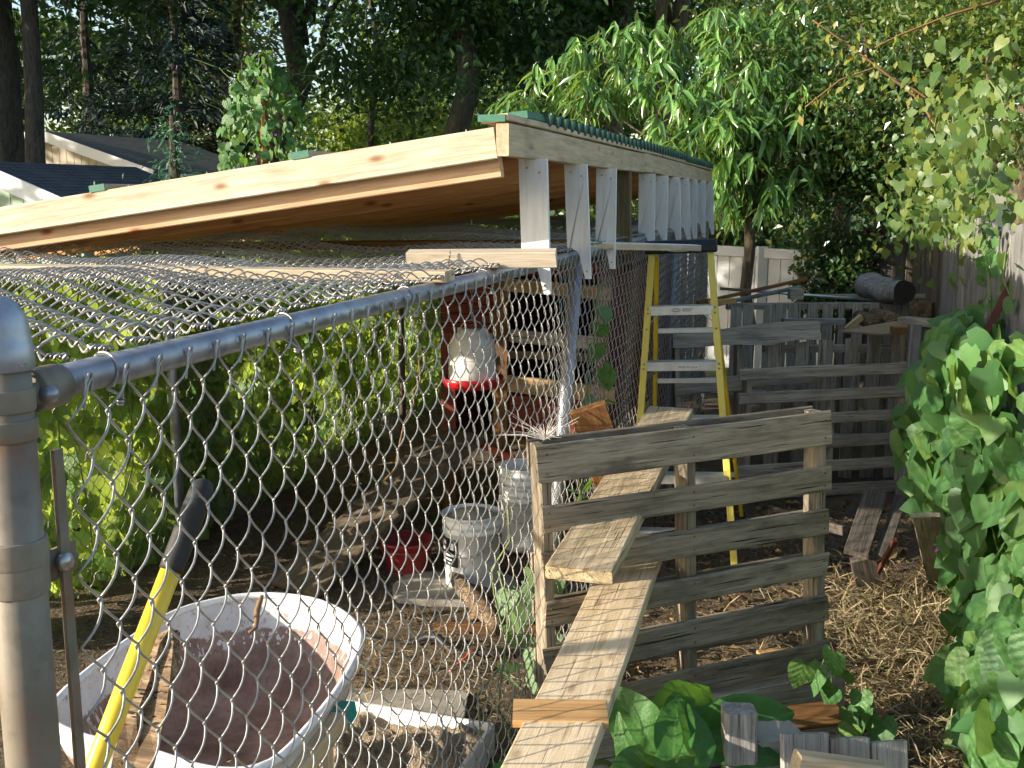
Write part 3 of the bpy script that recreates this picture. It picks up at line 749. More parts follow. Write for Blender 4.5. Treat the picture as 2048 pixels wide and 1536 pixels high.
# ================================================================== inside the kennel
def coop():
    cx0, cx1, cy0, cy1, zb, zt = -2.12, -1.12, 6.0, 8.6, .52, 1.50
    c = thing('chicken_coop', 'raised dark red wooden chicken coop with screened windows inside the kennel', 'coop', ((cx0 + cx1) / 2, cy0, 0))
    for x in (cx0 + .04, cx1 - .04):
        for y in (cy0 + .04, cy1 - .04): board('leg', c, (x, y, 0), (x, y, zb), (1, 0, 0), .09, .09, M['brown'])
    board('floor_panel', c, (cx0, (cy0 + cy1) / 2, zb), (cx1, (cy0 + cy1) / 2, zb), (0, 1, 0), cy1 - cy0, .03, M['brown'])
    board('back_panel', c, (cx0, cy1, (zb + zt) / 2), (cx1, cy1, (zb + zt) / 2), (0, 0, 1), zt - zb, .02, M['redwood'])
    board('side_panel', c, (cx0, cy0 + .1, (zb + zt) / 2), (cx0, cy1, (zb + zt) / 2), (0, 0, 1), zt - zb, .02, M['redwood'])
    # side that faces the pallet alley: red boards
    nb = 7
    for i in range(nb):
        z = zb + (zt - zb) * (i + .5) / nb
        board('side_board', c, (cx1, cy0 + .03, z), (cx1 + random.uniform(-.004, .004), cy1, z), (0, 0, 1), (zt - zb) / nb - .006, .02, M['redwood'], n=2)
    # front: red end boards with a pop door, then a framed window bay
    for i in range(6):
        z = 1.16 + .34 * (i + .5) / 6
        board('front_board', c, (cx0, cy0, z), (cx0 + .36, cy0, z), (0, 0, 1), .34 / 6 - .005, .02, M['redwood'])
    board('door_jamb', c, (cx0 + .045, cy0 - .005, zb), (cx0 + .045, cy0 - .005, 1.16), (1, 0, 0), .09, .03, M['redwood'])
    board('corner_post', c, (cx0 + .37, cy0 - .012, zb - .1), (cx0 + .37, cy0 - .012, zt), (1, 0, 0), .09, .04, M['brown'])
    board('corner_post', c, (cx1 - .03, cy0 - .012, zb), (cx1 - .03, cy0 - .012, zt), (1, 0, 0), .07, .04, M['brown'])
    board('lintel', c, (cx0 + .40, cy0 - .03, zt - .05), (cx1 + .02, cy0 - .03, zt - .09), (0, 0, 1), .075, .03, M['coopwood'])
    board('lintel', c, (cx0 - .02, cy0 - .06, zt + .03), (cx1 + .08, cy0 - .06, zt + .03), (0, 0, 1), .05, .03, M['redwood'])
    board('middle_rail', c, (cx0 + .2, cy0 + .02, 1.16), (cx1 - .03, cy0 + .02, 1.12), (0, 0, 1), .075, .025, M['grey'])
    board('sill_board', c, (cx0 + .42, cy0 - .035, .875), (cx1 + .05, cy0 - .035, .835), (0, 0, 1), .095, .035, M['coopwood'])
    board('kick_panel', c, (cx0 + .42, cy0 - .002, .68), (cx1, cy0 - .002, .68), (0, 0, 1), .24, .02, M['redwood'])
    board('roof_board', c, (cx0 - .05, (cy0 + cy1) / 2 - .1, zt + .065), (cx1 + .06, (cy0 + cy1) / 2 - .1, zt + .065), (0, 1, 0), cy1 - cy0 + .1, .02, M['brown'])
    board('brace_board', c, onz(948, 880, .42) if False else V((-2.0, 5.97, .55)), V((-1.35, 5.80, .36)), (0, 0, 1), .035, .03, M['redhose'])
    board('perch', c, (cx0 + .02, cy0 + .6, .95), (cx1 - .02, cy0 + .6, .95), (0, 0, 1), .05, .04, M['header'])
    # ramp with cleats
    r = thing('chicken_ramp', 'plank ramp with cleats leading down from the coop door', 'ramp', (-2.3, 4.65, 0))
    a, b_ = V((-2.43, 4.62, .03)), V((-1.98, 5.96, .56))
    board('ramp_board', r, a, b_, (1, -.33, 0), .34, .03, M['rampwood'], n=4)
    w = (b_ - a).cross(Z).normalized(); nn = w.cross(b_ - a).normalized()
    for i in range(6):
        p = a.lerp(b_, .16 + .15 * i) + nn * .028
        board('cleat', r, p - w * .16, p + w * .16, b_ - a, .035, .022, M['rampwood'])
coop()
def waterer():
    p = V((-1.87, 5.52, .985)) + RT * .09 - Z * .065
    K = 1.1
    w = thing('poultry_waterer', 'hanging poultry waterer with milky white dome and red base', 'waterer', p)
    MB().lathe([(r_ * K, z_ * 1.05) for r_, z_ in ((.112, .02), (.120, .03), (.119, .09), (.118, .12), (.115, .20), (.108, .245), (.092, .275), (.07, .29), (.068, .305), (.001, .306))], p, 28).build('dome', M['dome'], w, True)
    for i in range(2):
        MB().lathe([(.1175 * K, .10 + i * .06), (.121 * K, .103 + i * .06), (.1175 * K, .106 + i * .06)], p, 28).build('rib', M['dome'], w, True)
    MB().lathe([(r_ * K, z_ * 1.1) for r_, z_ in ((.001, .0), (.115, .0), (.135, .006), (.150, .03), (.156, .055), (.151, .056), (.143, .03), (.125, .014), (.001, .012))], p, 28).build('base_dish', M['redplastic'], w, True)
    for s in (-1, 1):
        MB().box(p + V((s * .07, 0, .30)), .022, .02, .05).build('lug', M['dome'], w)
    a = np.linspace(0, math.pi, 12)
    MB().tube(np.stack([p.x + .07 * np.cos(a), np.full(12, p.y), p.z + .30 + .07 * np.sin(a)], -1), .003, 6, ref=(0, 1, 0)).build('bail', M['steel'], w, True)
    ch = MB()
    for i in range(19):
        z = p.z + .385 + i * .028; aa = np.linspace(0, 2 * math.pi, 9)
        if i % 2: ch.tube(np.stack([p.x + .007 * np.cos(aa), np.full(9, p.y), z + .018 * np.sin(aa)], -1), .0018, 4, False, ref=(0, 1, 0))
        else: ch.tube(np.stack([np.full(9, p.x), p.y + .007 * np.cos(aa), z + .018 * np.sin(aa)], -1), .0018, 4, False, ref=(1, 0, 0))
    ch.build('chain', M['steel'], w, True)
waterer()
def bucket(label, p, h=.37, r=.148, fill=None, sticker=False, n=1, tilt=0.0):
    b_ = thing('bucket', label, 'bucket', p, 'white plastic buckets inside the kennel')
    for i in range(n):
        o = V(p) + V((0, 0, i * .10))
        k = r / .148
        pr = [(.001, .004), (.128 * k, .004), (.131 * k, .0), (.134 * k, .01), (.141 * k, h - .09), (.148 * k, h - .088), (.148 * k, h - .075), (.143 * k, h - .072), (.143 * k, h - .055), (.150 * k, h - .053), (.150 * k, h - .04), (.145 * k, h - .037), (.146 * k, h - .012), (.152 * k, h - .010), (.152 * k, h), (.144 * k, h), (.142 * k, h - .06), (.13 * k, .02), (.001, .018)]
        MB().lathe(pr, o, 32).build('shell', M['bucket'], b_, True)
        a = np.linspace(0, math.pi, 14)
        MB().tube(np.stack([o.x + .151 * k * np.cos(a), o.y - .16 * k * np.sin(a), o.z + h - .06 - .13 * np.sin(a)], -1), .0022, 6, ref=(0, .2, 1)).build('handle', M['steel'], b_, True)
    if fill:
        rr = np.linspace(0.001, .141 * r / .148, 7)
        MB().lathe([(x, h - .03 + .05 * (1 - (x / .14) ** 2) + random.uniform(-.006, .006)) for x in rr[::-1]], p, 20).build('contents', fill, b_, True)
    if sticker:
        a = np.linspace(math.radians(205), math.radians(258), 12); k = 12
        rr = .1435
        v = np.vstack([np.stack([p[0] + rr * np.cos(a), p[1] + rr * np.sin(a), np.full(k, p[2] + z)], -1) for z in (.12, .26)])
        q = [(i, i + 1, k + i + 1, k + i) for i in range(k - 1)]
        st = ob('printed_label', mesh_np('printed_label', v, np.array(q), True), M['labelblack'], b_)
        for (z0, z1, i0, i1) in ((.225, .245, 1, 5), (.195, .215, 1, 4), (.17, .18, 2, 10), (.15, .158, 2, 9), (.205, .24, 7, 10), (.13, .138, 1, 8)):
            aa = a[i0:i1]; k2 = len(aa)
            v = np.vstack([np.stack([p[0] + (rr + .001) * np.cos(aa), p[1] + (rr + .001) * np.sin(aa), np.full(k2, p[2] + z)], -1) for z in (z0, z1)])
            ob('print_bar', mesh_np('print_bar', v, np.array([(i, i + 1, k2 + i + 1, k2 + i) for i in range(k2 - 1)])), M['bucket'], st)
bucket('white bucket with a dark printed label, heaped with grey feed', onz(945, 1165, .03), fill=M['stone'], sticker=True)
bucket('nested pair of white buckets behind the labelled bucket', onz(1052, 1092, .02), n=2, r=.15)
def red_tub():
    p = onz(800, 1150, 0) + V((.02, .05, 0))
    t = thing('red_tub', 'dusty red plastic tub on the ground beside the ramp', 'tub', p)
    MB().lathe([(.001, .01), (.10, .01), (.105, 0), (.11, .01), (.135, .17), (.143, .172), (.143, .185), (.13, .185), (.10, .03), (.001, .025)], p, 24).build('body', M['darkred'], t, True)
    MB().lathe([(.138, .14), (.146, .145), (.138, .15)], p, 24).build('rim', M['darkred'], t, True)
red_tub()
# slab, timber scraps and hose on the kennel floor
def slab(name, label, cat, c, sx, sy, sz, rz, mat, seed=1, group=None):
    r_ = np.random.default_rng(seed); n = 12
    a = np.linspace(0, 2 * math.pi, n, endpoint=False)
    e = np.sign(np.cos(a)) * np.abs(np.cos(a)) ** .35, np.sign(np.sin(a)) * np.abs(np.sin(a)) ** .35
    x = e[0] * sx / 2 + r_.normal(size=n) * .01; y = e[1] * sy / 2 + r_.normal(size=n) * .01
    v = np.vstack([np.stack([x, y, np.zeros(n)], -1), np.stack([x, y, np.full(n, sz * .8)], -1), np.stack([x * .96, y * .96, np.full(n, sz)], -1), [[0, 0, sz]]])
    q = [(k * n + i, k * n + (i + 1) % n, (k + 1) * n + (i + 1) % n, (k + 1) * n + i) for k in range(2) for i in range(n)]
    t = [(2 * n + i, 2 * n + (i + 1) % n, 3 * n) for i in range(n)]
    o = ob(name, mesh_np(name, v, [np.array(q), np.array(t)]), mat, None, Matrix.Translation(V(c)) @ Matrix.Rotation(rz, 4, 'Z'))
    return tag(o, label, cat, group)
slab('paving_slab', 'flat dusty slab under the labelled white bucket', 'slab', onz(915, 1185, -.005), .62, .42, .035, .2, M['stone'], 3)
single('ground_board', 'sandy sheet of plywood lying flat behind the sand tray', 'board', onz(640, 1420, .02), onz(930, 1425, .02), (.2, 1, 0), .34, .02, M['stone'])
def driftwood():
    t = thing('broken_branch', 'thick broken grey branch lying in front of the labelled bucket', 'branch', onz(960, 1230, 0))
    p = [onz(905, 1150, .10), onz(930, 1180, .10), onz(965, 1215, .08), onz(1000, 1255, .05)]
    MB().tube([p[0], p[0].lerp(p[1], .4), p[1], p[2], p[3]], [.02, .035, .045, .05, .04], 9).build('limb', M['rotten'], t, True)
    MB().tube([p[1], onz(985, 1190, .07), onz(1055, 1205, .04)], [.04, .03, .02], 8).build('side_limb', M['rotten'], t, True)
    MB().tube([p[2], onz(940, 1240, .0)], [.025, .02], 8).build('stub', M['rotten'], t, True)
driftwood()
single('ground_board', 'thin board on edge across the kennel floor near the leafy vine', 'board', onz(870, 1255, .02), onz(1085, 1262, .02), (0, 0, 1), .05, .03, M['brown'])
tag(MB().tube(wob(onz(690, 1262, .02), onz(900, 1300, .02), 8, .05).tolist() + wob(onz(900, 1300, .02), onz(1110, 1305, .02), 8, .04).tolist()[1:], .018, 8).build('black_hose', M['hose'], None, True), 'black hose lying across the kennel floor', 'hose')
tag(MB().tube(wob(onz(895, 1345, .01), onz(955, 1298, .05), 8, .05), .004, 5).build('orange_rope', M['redhose'], None, True), 'curl of orange rope on the straw by the hose', 'rope')
def sand_tray():
    cr = onz(985, 1447, .12); cl = onz(840, 1424, .12)
    u = (cr - cl).normalized(); v_ = Z.cross(u) * -1                       # towards the camera
    W_, D_ = .62, .55
    t = thing('sand_tray', 'low white edged tray heaped with sand on the kennel floor', 'tray', cr - u * W_ / 2)
    o = cr - u * W_
    for (a, b_, m) in ((o, cr, 'whiteboard'), (cr, cr + v_ * D_, 'whiteboard'), (cr + v_ * D_, o + v_ * D_, 'whiteboard'), (o + v_ * D_, o, 'whiteboard')):
        board('tray_side', t, a - V((0, 0, .055)), b_ - V((0, 0, .055)), Z, .11, .016, M[m])
    n = 26; g = np.linspace(.015, .985, n); U, Vv = np.meshgrid(g, g, indexing='ij')
    h = -.045 + .05 * np.exp(-((U - .45) ** 2 + (Vv - .55) ** 2) / .05) + .02 * np.sin(U * 9 + 2 * np.sin(Vv * 6)) + .012 * rng.normal(size=U.shape)
    P = np.array(o)[None, None] + U[..., None] * W_ * np.array(u) + Vv[..., None] * D_ * np.array(v_); P[..., 2] += h
    i = np.arange(n - 1)[:, None] * n; j = np.arange(n - 1)[None]
    ob('sand_fill', mesh_np('sand_fill', P.reshape(-1, 3), np.stack([i + j, i + n + j, i + n + j + 1, i + j + 1], -1).reshape(-1, 4), True), M['sand'], t)
sand_tray()

def barrow_mat():
    m, nt, b = newmat('rusty_barrow_paint')
    tc = N(nt, 'ShaderNodeTexCoord'); sp = N(nt, 'ShaderNodeSeparateXYZ'); nt.links.new(tc.outputs['Object'], sp.inputs[0])
    v = coords(nt, rand=False); f = noise(nt, v, 7, 6, .7); ff = noise(nt, v, 30, 4, .7)
    vd = coords(nt, rand=False, scale=(60, 60, 3)); dr = noise(nt, vd, 1.0, 2)
    # paint reaches down from the rim, in runs
    h = math_n(nt, 'ADD', sp.outputs['Z'], math_n(nt, 'MULTIPLY_ADD', f, .10, -.05))
    h = math_n(nt, 'ADD', h, math_n(nt, 'MULTIPLY', math_n(nt, 'GREATER_THAN', dr, .60), .055))
    w = ramp(nt, math_n(nt, 'MULTIPLY_ADD', h, 12.0, -5.62), [(.45, (0, 0, 0)), (.55, (1, 1, 1))])
    rust = ramp(nt, f, [(.3, (.11, .055, .035)), (.48, (.22, .13, .095)), (.68, (.36, .25, .20))])
    rust = mixc(nt, ramp(nt, ff, [(.56, (0, 0, 0)), (.7, (.6,) * 3)]), rust, (.08, .035, .02))
    white = mixc(nt, ramp(nt, ff, [(.58, (0, 0, 0)), (.68, (.85,) * 3)]), (.70, .68, .66), (.25, .12, .07))
    white = mixc(nt, ramp(nt, f, [(.42, (0, 0, 0)), (.7, (.55,) * 3)]), white, (.36, .30, .25))
    nt.links.new(mixc(nt, w, rust, white), b.inputs['Base Color']); b.inputs['Roughness'].default_value = .6
    bump(nt, b, ff, .25, .004)
    return m
M['barrow'] = barrow_mat()
def wheelbarrow():
    O = V((-1.60, 2.60, 0)); t = thing('wheelbarrow', 'old wheelbarrow with rusty white painted tray standing in the kennel', 'wheelbarrow', O)
    # tray: rounded plan, narrower and lower towards the wheel end (-Y)
    ctr = [onz(*p, .60) for p in ((100, 1425), (190, 1335), (330, 1238), (430, 1205), (520, 1193), (620, 1202), (690, 1232), (722, 1280), (690, 1360), (622, 1452), (540, 1530), (430, 1545), (290, 1505), (150, 1472))]
    n = 56
    P = np.array([tuple(p) for p in ctr]); k = len(P)
    tt = np.linspace(0, k, n, endpoint=False); i0 = tt.astype(int); f = (tt - i0)[:, None]
    p0, p1, p2, p3 = P[(i0 - 1) % k], P[i0 % k], P[(i0 + 1) % k], P[(i0 + 2) % k]
    rim = .5 * ((2 * p1) + (-p0 + p2) * f + (2 * p0 - 5 * p1 + 4 * p2 - p3) * f ** 2 + (-p0 + 3 * p1 - 3 * p2 + p3) * f ** 3)
    c = rim.mean(0); rings = []
    for (s, z) in ((1.0, .60), (.975, .575), (.93, .50), (.85, .42), (.74, .36), (.60, .335), (.3, .33), (.02, .33)):
        r_ = c + (rim - c) * s; r_[:, 2] = z; r_[:, 1] += (1 - s) * -.03; rings.append(r_)
    v = np.vstack(rings); m = len(rings)
    i = np.arange(m - 1)[:, None] * n; j = np.arange(n)[None]; j2 = (j + 1) % n
    q = np.stack([i + j, i + j2, i + n + j2, i + n + j], -1).reshape(-1, 4)
    out = v.copy(); out[:, :2] = c[:2] + (out[:, :2] - c[:2]) * 1.006; out[:, 2] -= .003
    ob('tray', mesh_np('tray', np.vstack([v, out]), np.vstack([q, q[:, ::-1] + len(v)]), True), M['barrow'], t)
    rr = np.vstack([rim, rim[:2]]); rr[:, 2] += .004
    MB().tube(rr, .0115, 10, False, ref=(.01, .02, 1)).build('rolled_rim', M['whiteboard'], t, True)
    hl = [(onz(560, 1590, .51), onz(696, 1420, .54)), (V((-1.86, 2.15, .27)), V((-1.80, 2.95, .27)))]
    for a, b_ in hl:
        h_ = board('handle', t, a, b_, (1, -1, 0), .045, .05, M['plank'], n=2)
        d = (b_ - a).normalized()
        board('painted_tip', h_, b_ - d * .055, b_ + d * .003, (1, -1, 0), .048, .053, M['teal'])
    for a, b_ in hl:
        q_ = a.lerp(b_, .62)
        board('leg', t, q_, V((q_.x, q_.y, 0)), (1, 0, 0), .04, .03, M['plank'])
    wc = V((-1.62, 1.80, .19)); aa = np.linspace(0, 2 * math.pi, 25)
    wh = MB().tube(np.stack([np.full(25, wc.x), wc.y + .15 * np.cos(aa), wc.z + .15 * np.sin(aa)], -1), .04, 10, False, ref=(1, 0, 0)).build('wheel', M['rubber'], t, True)
    MB().tube([wc - V((.05, 0, 0)), wc + V((.05, 0, 0))], .11, 16).build('hub', M['steel'], wh, True)
    for i in range(5):
        a = random.random() * 6.28
        MB().lathe([(.001, .004), (.008, .003), (.012, 0)], (0, 0, 0), 8).build('rivet', M['barrow'], t, True, frame((1, 0, 0), (0, .3, 1), onz((470, 628, 250, 330, 560)[i], (1268, 1285, 1390, 1480, 1300)[i], .47)))
wheelbarrow()
def tool():
    a, b_ = D(412, 958, 1.93), D(200, 1510, 1.80)
    d = (b_ - a).normalized(); end = a + d * ((a.z - .02) / -d.z)
    t = thing('shovel', 'long shovel with yellow handle and black rubber grip leaning inside the chain link', 'shovel', end)
    def P(s): return a + d * s
    g = .17
    MB().tube([P(0), P(.006), P(.02), P(.05), P(g - .01), P(g)], [.006, .016, .0215, .0225, .0215, .021], 16).build('grip', M['rubber'], t, True)
    Ln = (end - a).length
    MB().tube([P(g), P(.5), P(.8), P(Ln - .3)], .0185, 16).build('shaft', M['handle'], t, True)
    MB().tube([P(Ln - .36), P(Ln - .28), P(Ln - .22)], [.021, .022, .01], 12).build('socket', M['steel'], t, True)
    s = d.cross(V((0, 1, 0))).normalized(); n_ = s.cross(d)
    mb = MB(); rows = []
    for i in range(6):
        f = i / 5; w = .10 * (1 - max(0, f - .5) ** 2 * 2.6)
        rows += [P(Ln - .26 + f * .25) + s * (w * u) + n_ * (.03 * u * u) for u in (-1, -.5, 0, .5, 1)]
    mb.add([tuple(r_) for r_ in rows], [(i * 5 + j, i * 5 + j + 1, i * 5 + j + 6, i * 5 + j + 5) for i in range(5) for j in range(4)])
    mb.build('blade', M['steel'], t, True)
tool()
def rotten_post():
    a, b_ = D(335, 1275, 2.02), D(262, 1536, 1.93); d = (b_ - a).normalized(); e = a + d * ((a.z) / -d.z)
    n, k = 22, 12; v = []
    X_, Y_ = V((1, 0, 0)), V((0, 1, 0))
    for i in range(n):
        f = i / (n - 1); c = a.lerp(e, f)
        for j in range(k):
            an = j * 2 * math.pi / k
            r_ = (.028 + .012 * math.sin(j * 2.3 + i * .5) + random.uniform(-.008, .008)) * (.35 + .65 * min(1, f * 9 + .25))
            v.append(tuple(c + X_ * r_ * 1.25 * math.cos(an) + Y_ * r_ * math.sin(an) + d * random.uniform(-.012, .012)))
    q = [(i * k + j, i * k + (j + 1) % k, (i + 1) * k + (j + 1) % k, (i + 1) * k + j) for i in range(n - 1) for j in range(k)]
    v.append(tuple(a - d * .02)); t = [(j, n * k, (j + 1) % k) for j in range(k)]
    tag(ob('rotten_post', mesh_np('rotten_post', v, [np.array(q), np.array(t)]), M['rotten']), 'splintered rotten wooden stake beside the yellow shovel handle', 'post')
rotten_post()

# ================================================================== planks, pallets and ladder in the alley
def long_planks():
    single('plank', 'long pale plank lying below the fence, poking through the pallet, wire shadows on it', 'plank', (-.505, 1.15, .674), (-.565, 3.62, .706), (1, 0, .0), .186, .038, M['plank'], n=8, warp=.002, worn=.0012)
    single('plank', 'shorter cracked plank with mossy end grain resting on the pallet slat', 'plank', D(1157, 1150, 3.10), D(1341, 824, 4.70), (1, 0, 0), .198, .042, M['mossplank'], n=6, warp=.002, ch=.006, worn=.0025, cut=.004)
    a = onz(1020, 1450, .715); b_ = onz(1208, 1452, .715)
    m = onz(1120, 1427, .702)
    u = (b_ - a).normalized()
    single('wood_block', 'small orange plywood offcut lying across the long pale plank', 'block', m - u * .115, m + u * .115, (-u.y, u.x, 0), .118, .020, M['ply'])
    # the near end of the long plank rests on a concrete block out of the picture
    tag(MB().box((-.49, 1.3, .5735), .2, .2, .158).box((-.49, 1.3, .245), .19, .39, .49).build('block_pier', M['stone']), 'stacked concrete blocks below the near end of the long plank', 'block')
long_planks()
def brown_block():
    a = D(1232, 985, 3.98); b_ = D(1178, 825, 3.90)
    d = (a - b_).normalized()
    single('brown_offcut', 'thick brown timber offcut with angled end leaning on the mossy plank', 'timber', a, b_ - d * .02, RT * 1 + Z * .25, .135, .06, M['brown'], n=3, cut=.0)
    c = D(1272, 955, 4.10)
    single('orange_offcut', 'small bright orange wood offcut behind the brown timber on the plank', 'block', c - RT * .05, c + RT * .03, Z, .075, .045, M['ply'])
brown_block()

def pallet(name, label, TL, U, Vd, W_, slats, mat, stringers=(0.02, .5, .98), back=(), sth=.085, st=.035, Ht=None, group=None, vertical=False, nails=True, tk=.016):
    """TL top left corner of the front face; U to the right, Vd down; slats = (offset, width[, u0, u1])"""
    U = V(U).normalized(); Vd = V(Vd); Vd = (Vd - U * Vd.dot(U)).normalized(); Nf = Vd.cross(U) * -1      # Nf: away from the viewer
    if Nf.dot(FH) < 0: Nf = -Nf
    TL = V(TL)
    Ht = Ht or max(s[0] + s[1] for s in slats)
    t = thing(name, label, 'pallet', TL + Vd * Ht, group)
    for s in stringers:
        p = TL + U * (W_ * s) + Nf * (tk + sth / 2)
        board('stringer', t, p + Vd * .01, p + Vd * Ht, Nf, sth, st, mat, n=4, warp=.002, worn=.002)
    for s in slats:
        o, w = s[0], s[1]; u0, u1 = (s[2], s[3]) if len(s) > 2 else (0, W_)
        p = TL + Vd * (o + w / 2) + Nf * (tk / 2)
        sl = board('slat', t, p + U * (u0 + random.uniform(-.008, .008)), p + U * (u1 + random.uniform(-.008, .008)) + Vd * random.uniform(-.006, .006), -Vd, w, tk, mat, n=6, warp=.003, cut=.006, ch=.005, worn=.0022)
        if nails:
            for su in stringers:
                for dv in (-.25, .25):
                    q = p + U * (W_ * su) + Vd * (w * dv) - Nf * (tk / 2 + .001)
                    if u0 <= W_ * su <= u1: MB().lathe([(.004, -.001), (.0035, .0015), (.0003, .002)], (0, 0, 0), 6).build('nail', M['brown'], sl, False, frame(U, Vd, q) @ Matrix.Rotation(math.pi, 4, 'X'))
    for (o, w) in back:
        p = TL + Vd * (o + w / 2) + Nf * (tk * 1.5 + sth)
        board('back_slat', t, p, p + U * W_, -Vd, w, tk, mat, n=3, warp=.003)
    return t
TLf, TRf = D(1080, 892, 3.33), D(1662, 822, 3.70)
Uf = (TRf - TLf).normalized(); Wf = (TRf - TLf).length
hor = V((Uf.x, Uf.y, 0)).normalized(); lean = (Z * -1 + V((-hor.y, hor.x, 0)) * -.02)
SL_F = [(0.0, .122), (.195, .088), (.345, .092, .0, Wf), (.510, .085), (.665, .098), (.835, .088)]
front_pallet = pallet('pallet', 'weathered wooden pallet standing upright in front with planks poking through its slats', TLf, Uf, lean, Wf, SL_F, M['palletnear'], back=((.0, .09), (.375, .06), (.535, .06), (.70, .12)))
# timber edging the pallet stands on
bl = TLf + lean.normalized() * .925
def edging():
    a = V((bl.x - .02, bl.y + .03, .13)); b_ = a + hor * (Wf + .1)
    single('edging_timber', 'old timber edging laid under the upright front pallet', 'timber', a, b_, Z, .27, .09, M['grey'], n=3)
    c = onz(1500, 1450, .30)
    single('edging_board', 'brown board lying at the foot of the front pallet', 'board', onz(1470, 1450, .22), onz(1680, 1425, .22), (0, 1, .3), .10, .02, M['brown'])
    single('bed_board', 'sunlit board lying on the soil behind the front pallet', 'board', onz(1548, 1305, .06), onz(1580, 1352, .06), (1, .2, 0), .15, .03, M['ply'])
    single('path_board', 'grey board lying across the alley behind the straw heap', 'board', onz(1690, 1252, .05), onz(1950, 1232, .05), (0, 1, 0), .12, .04, M['grey'])
edging()
# stray white feathers on the pallet corner
def feathers():
    p = D(1090, 880, 3.32); t = thing('feather_tuft', 'wispy white feather fluff caught on the pallet corner', 'feather', p)
    for i in range(3):
        mb = MB()
        for j in range(26):
            d = V((random.gauss(-.02, .05), random.gauss(-.01, .03), random.uniform(.0, .06)))
            mb.tube([p, p + d * .5 + V((0, 0, .008)), p + d * (1.0 if j % 4 else 1.7)], [.0009, .0006, .0003], 3, False)
        mb.build('barb', M['feather'], t)
feathers()

# weathered bits at the very front
def front_bits():
    p = D(1478, 1425, 2.95)
    t = thing('weathered_post', 'short weathered grey post standing in front of the big green leaves', 'post', (p.x, p.y, 0))
    board('post_body', t, V((p.x + .02, p.y, 0)), V((p.x, p.y, p.z + .012)), RT, .088, .075, M['grey2'], n=4, cut=.006, ch=.008)
    w = onz(1545, 1515, .22)
    slab('mossy_stone', 'small pale stone block between the weathered post and slatted seat', 'stone', (D(1545, 1500, 3.05).x, D(1545, 1500, 3.05).y, 0), .17, .14, .47, .4, M['stone'], 5)
    a, b_ = D(1562, 1462, 2.90), D(1812, 1486, 2.96)
    U = (b_ - a).normalized(); W_ = (b_ - a).length
    t = thing('slatted_seat', 'weathered grey slatted wooden piece in the bottom corner, three boards', 'seat', (a.x, a.y, 0))
    dn = (Z * -1 + FH * -.25).normalized()
    for (u0, u1) in ((0, .135), (.140, .255), (.260, W_)):
        c = a + U * ((u0 + u1) / 2)
        board('slat', t, c, c + dn * .42, U, u1 - u0, .022, M['grey2'], n=3, ch=.004, cut=.002)
    r0 = D(1592, 1522, 2.75); r1 = D(1760, 1545, 2.80)
    board('top_rail', t, r0, r1, Z, .05, .05, M['header'], ch=.008)
    for u in (.03, W_ - .03):
        c = a + U * u + dn * .40
        board('leg', t, c, V((c.x, c.y, 0)), U, .05, .05, M['grey2'])
M['grey2'] = wood('silvered_wood', (.15, .14, .125), (.30, .285, .26), (.45, .43, .40), cracks=.9, stain=.35, stainc=(.14, .10, .07), bstr=.9, vary=.25, lichen=.3)
front_bits()

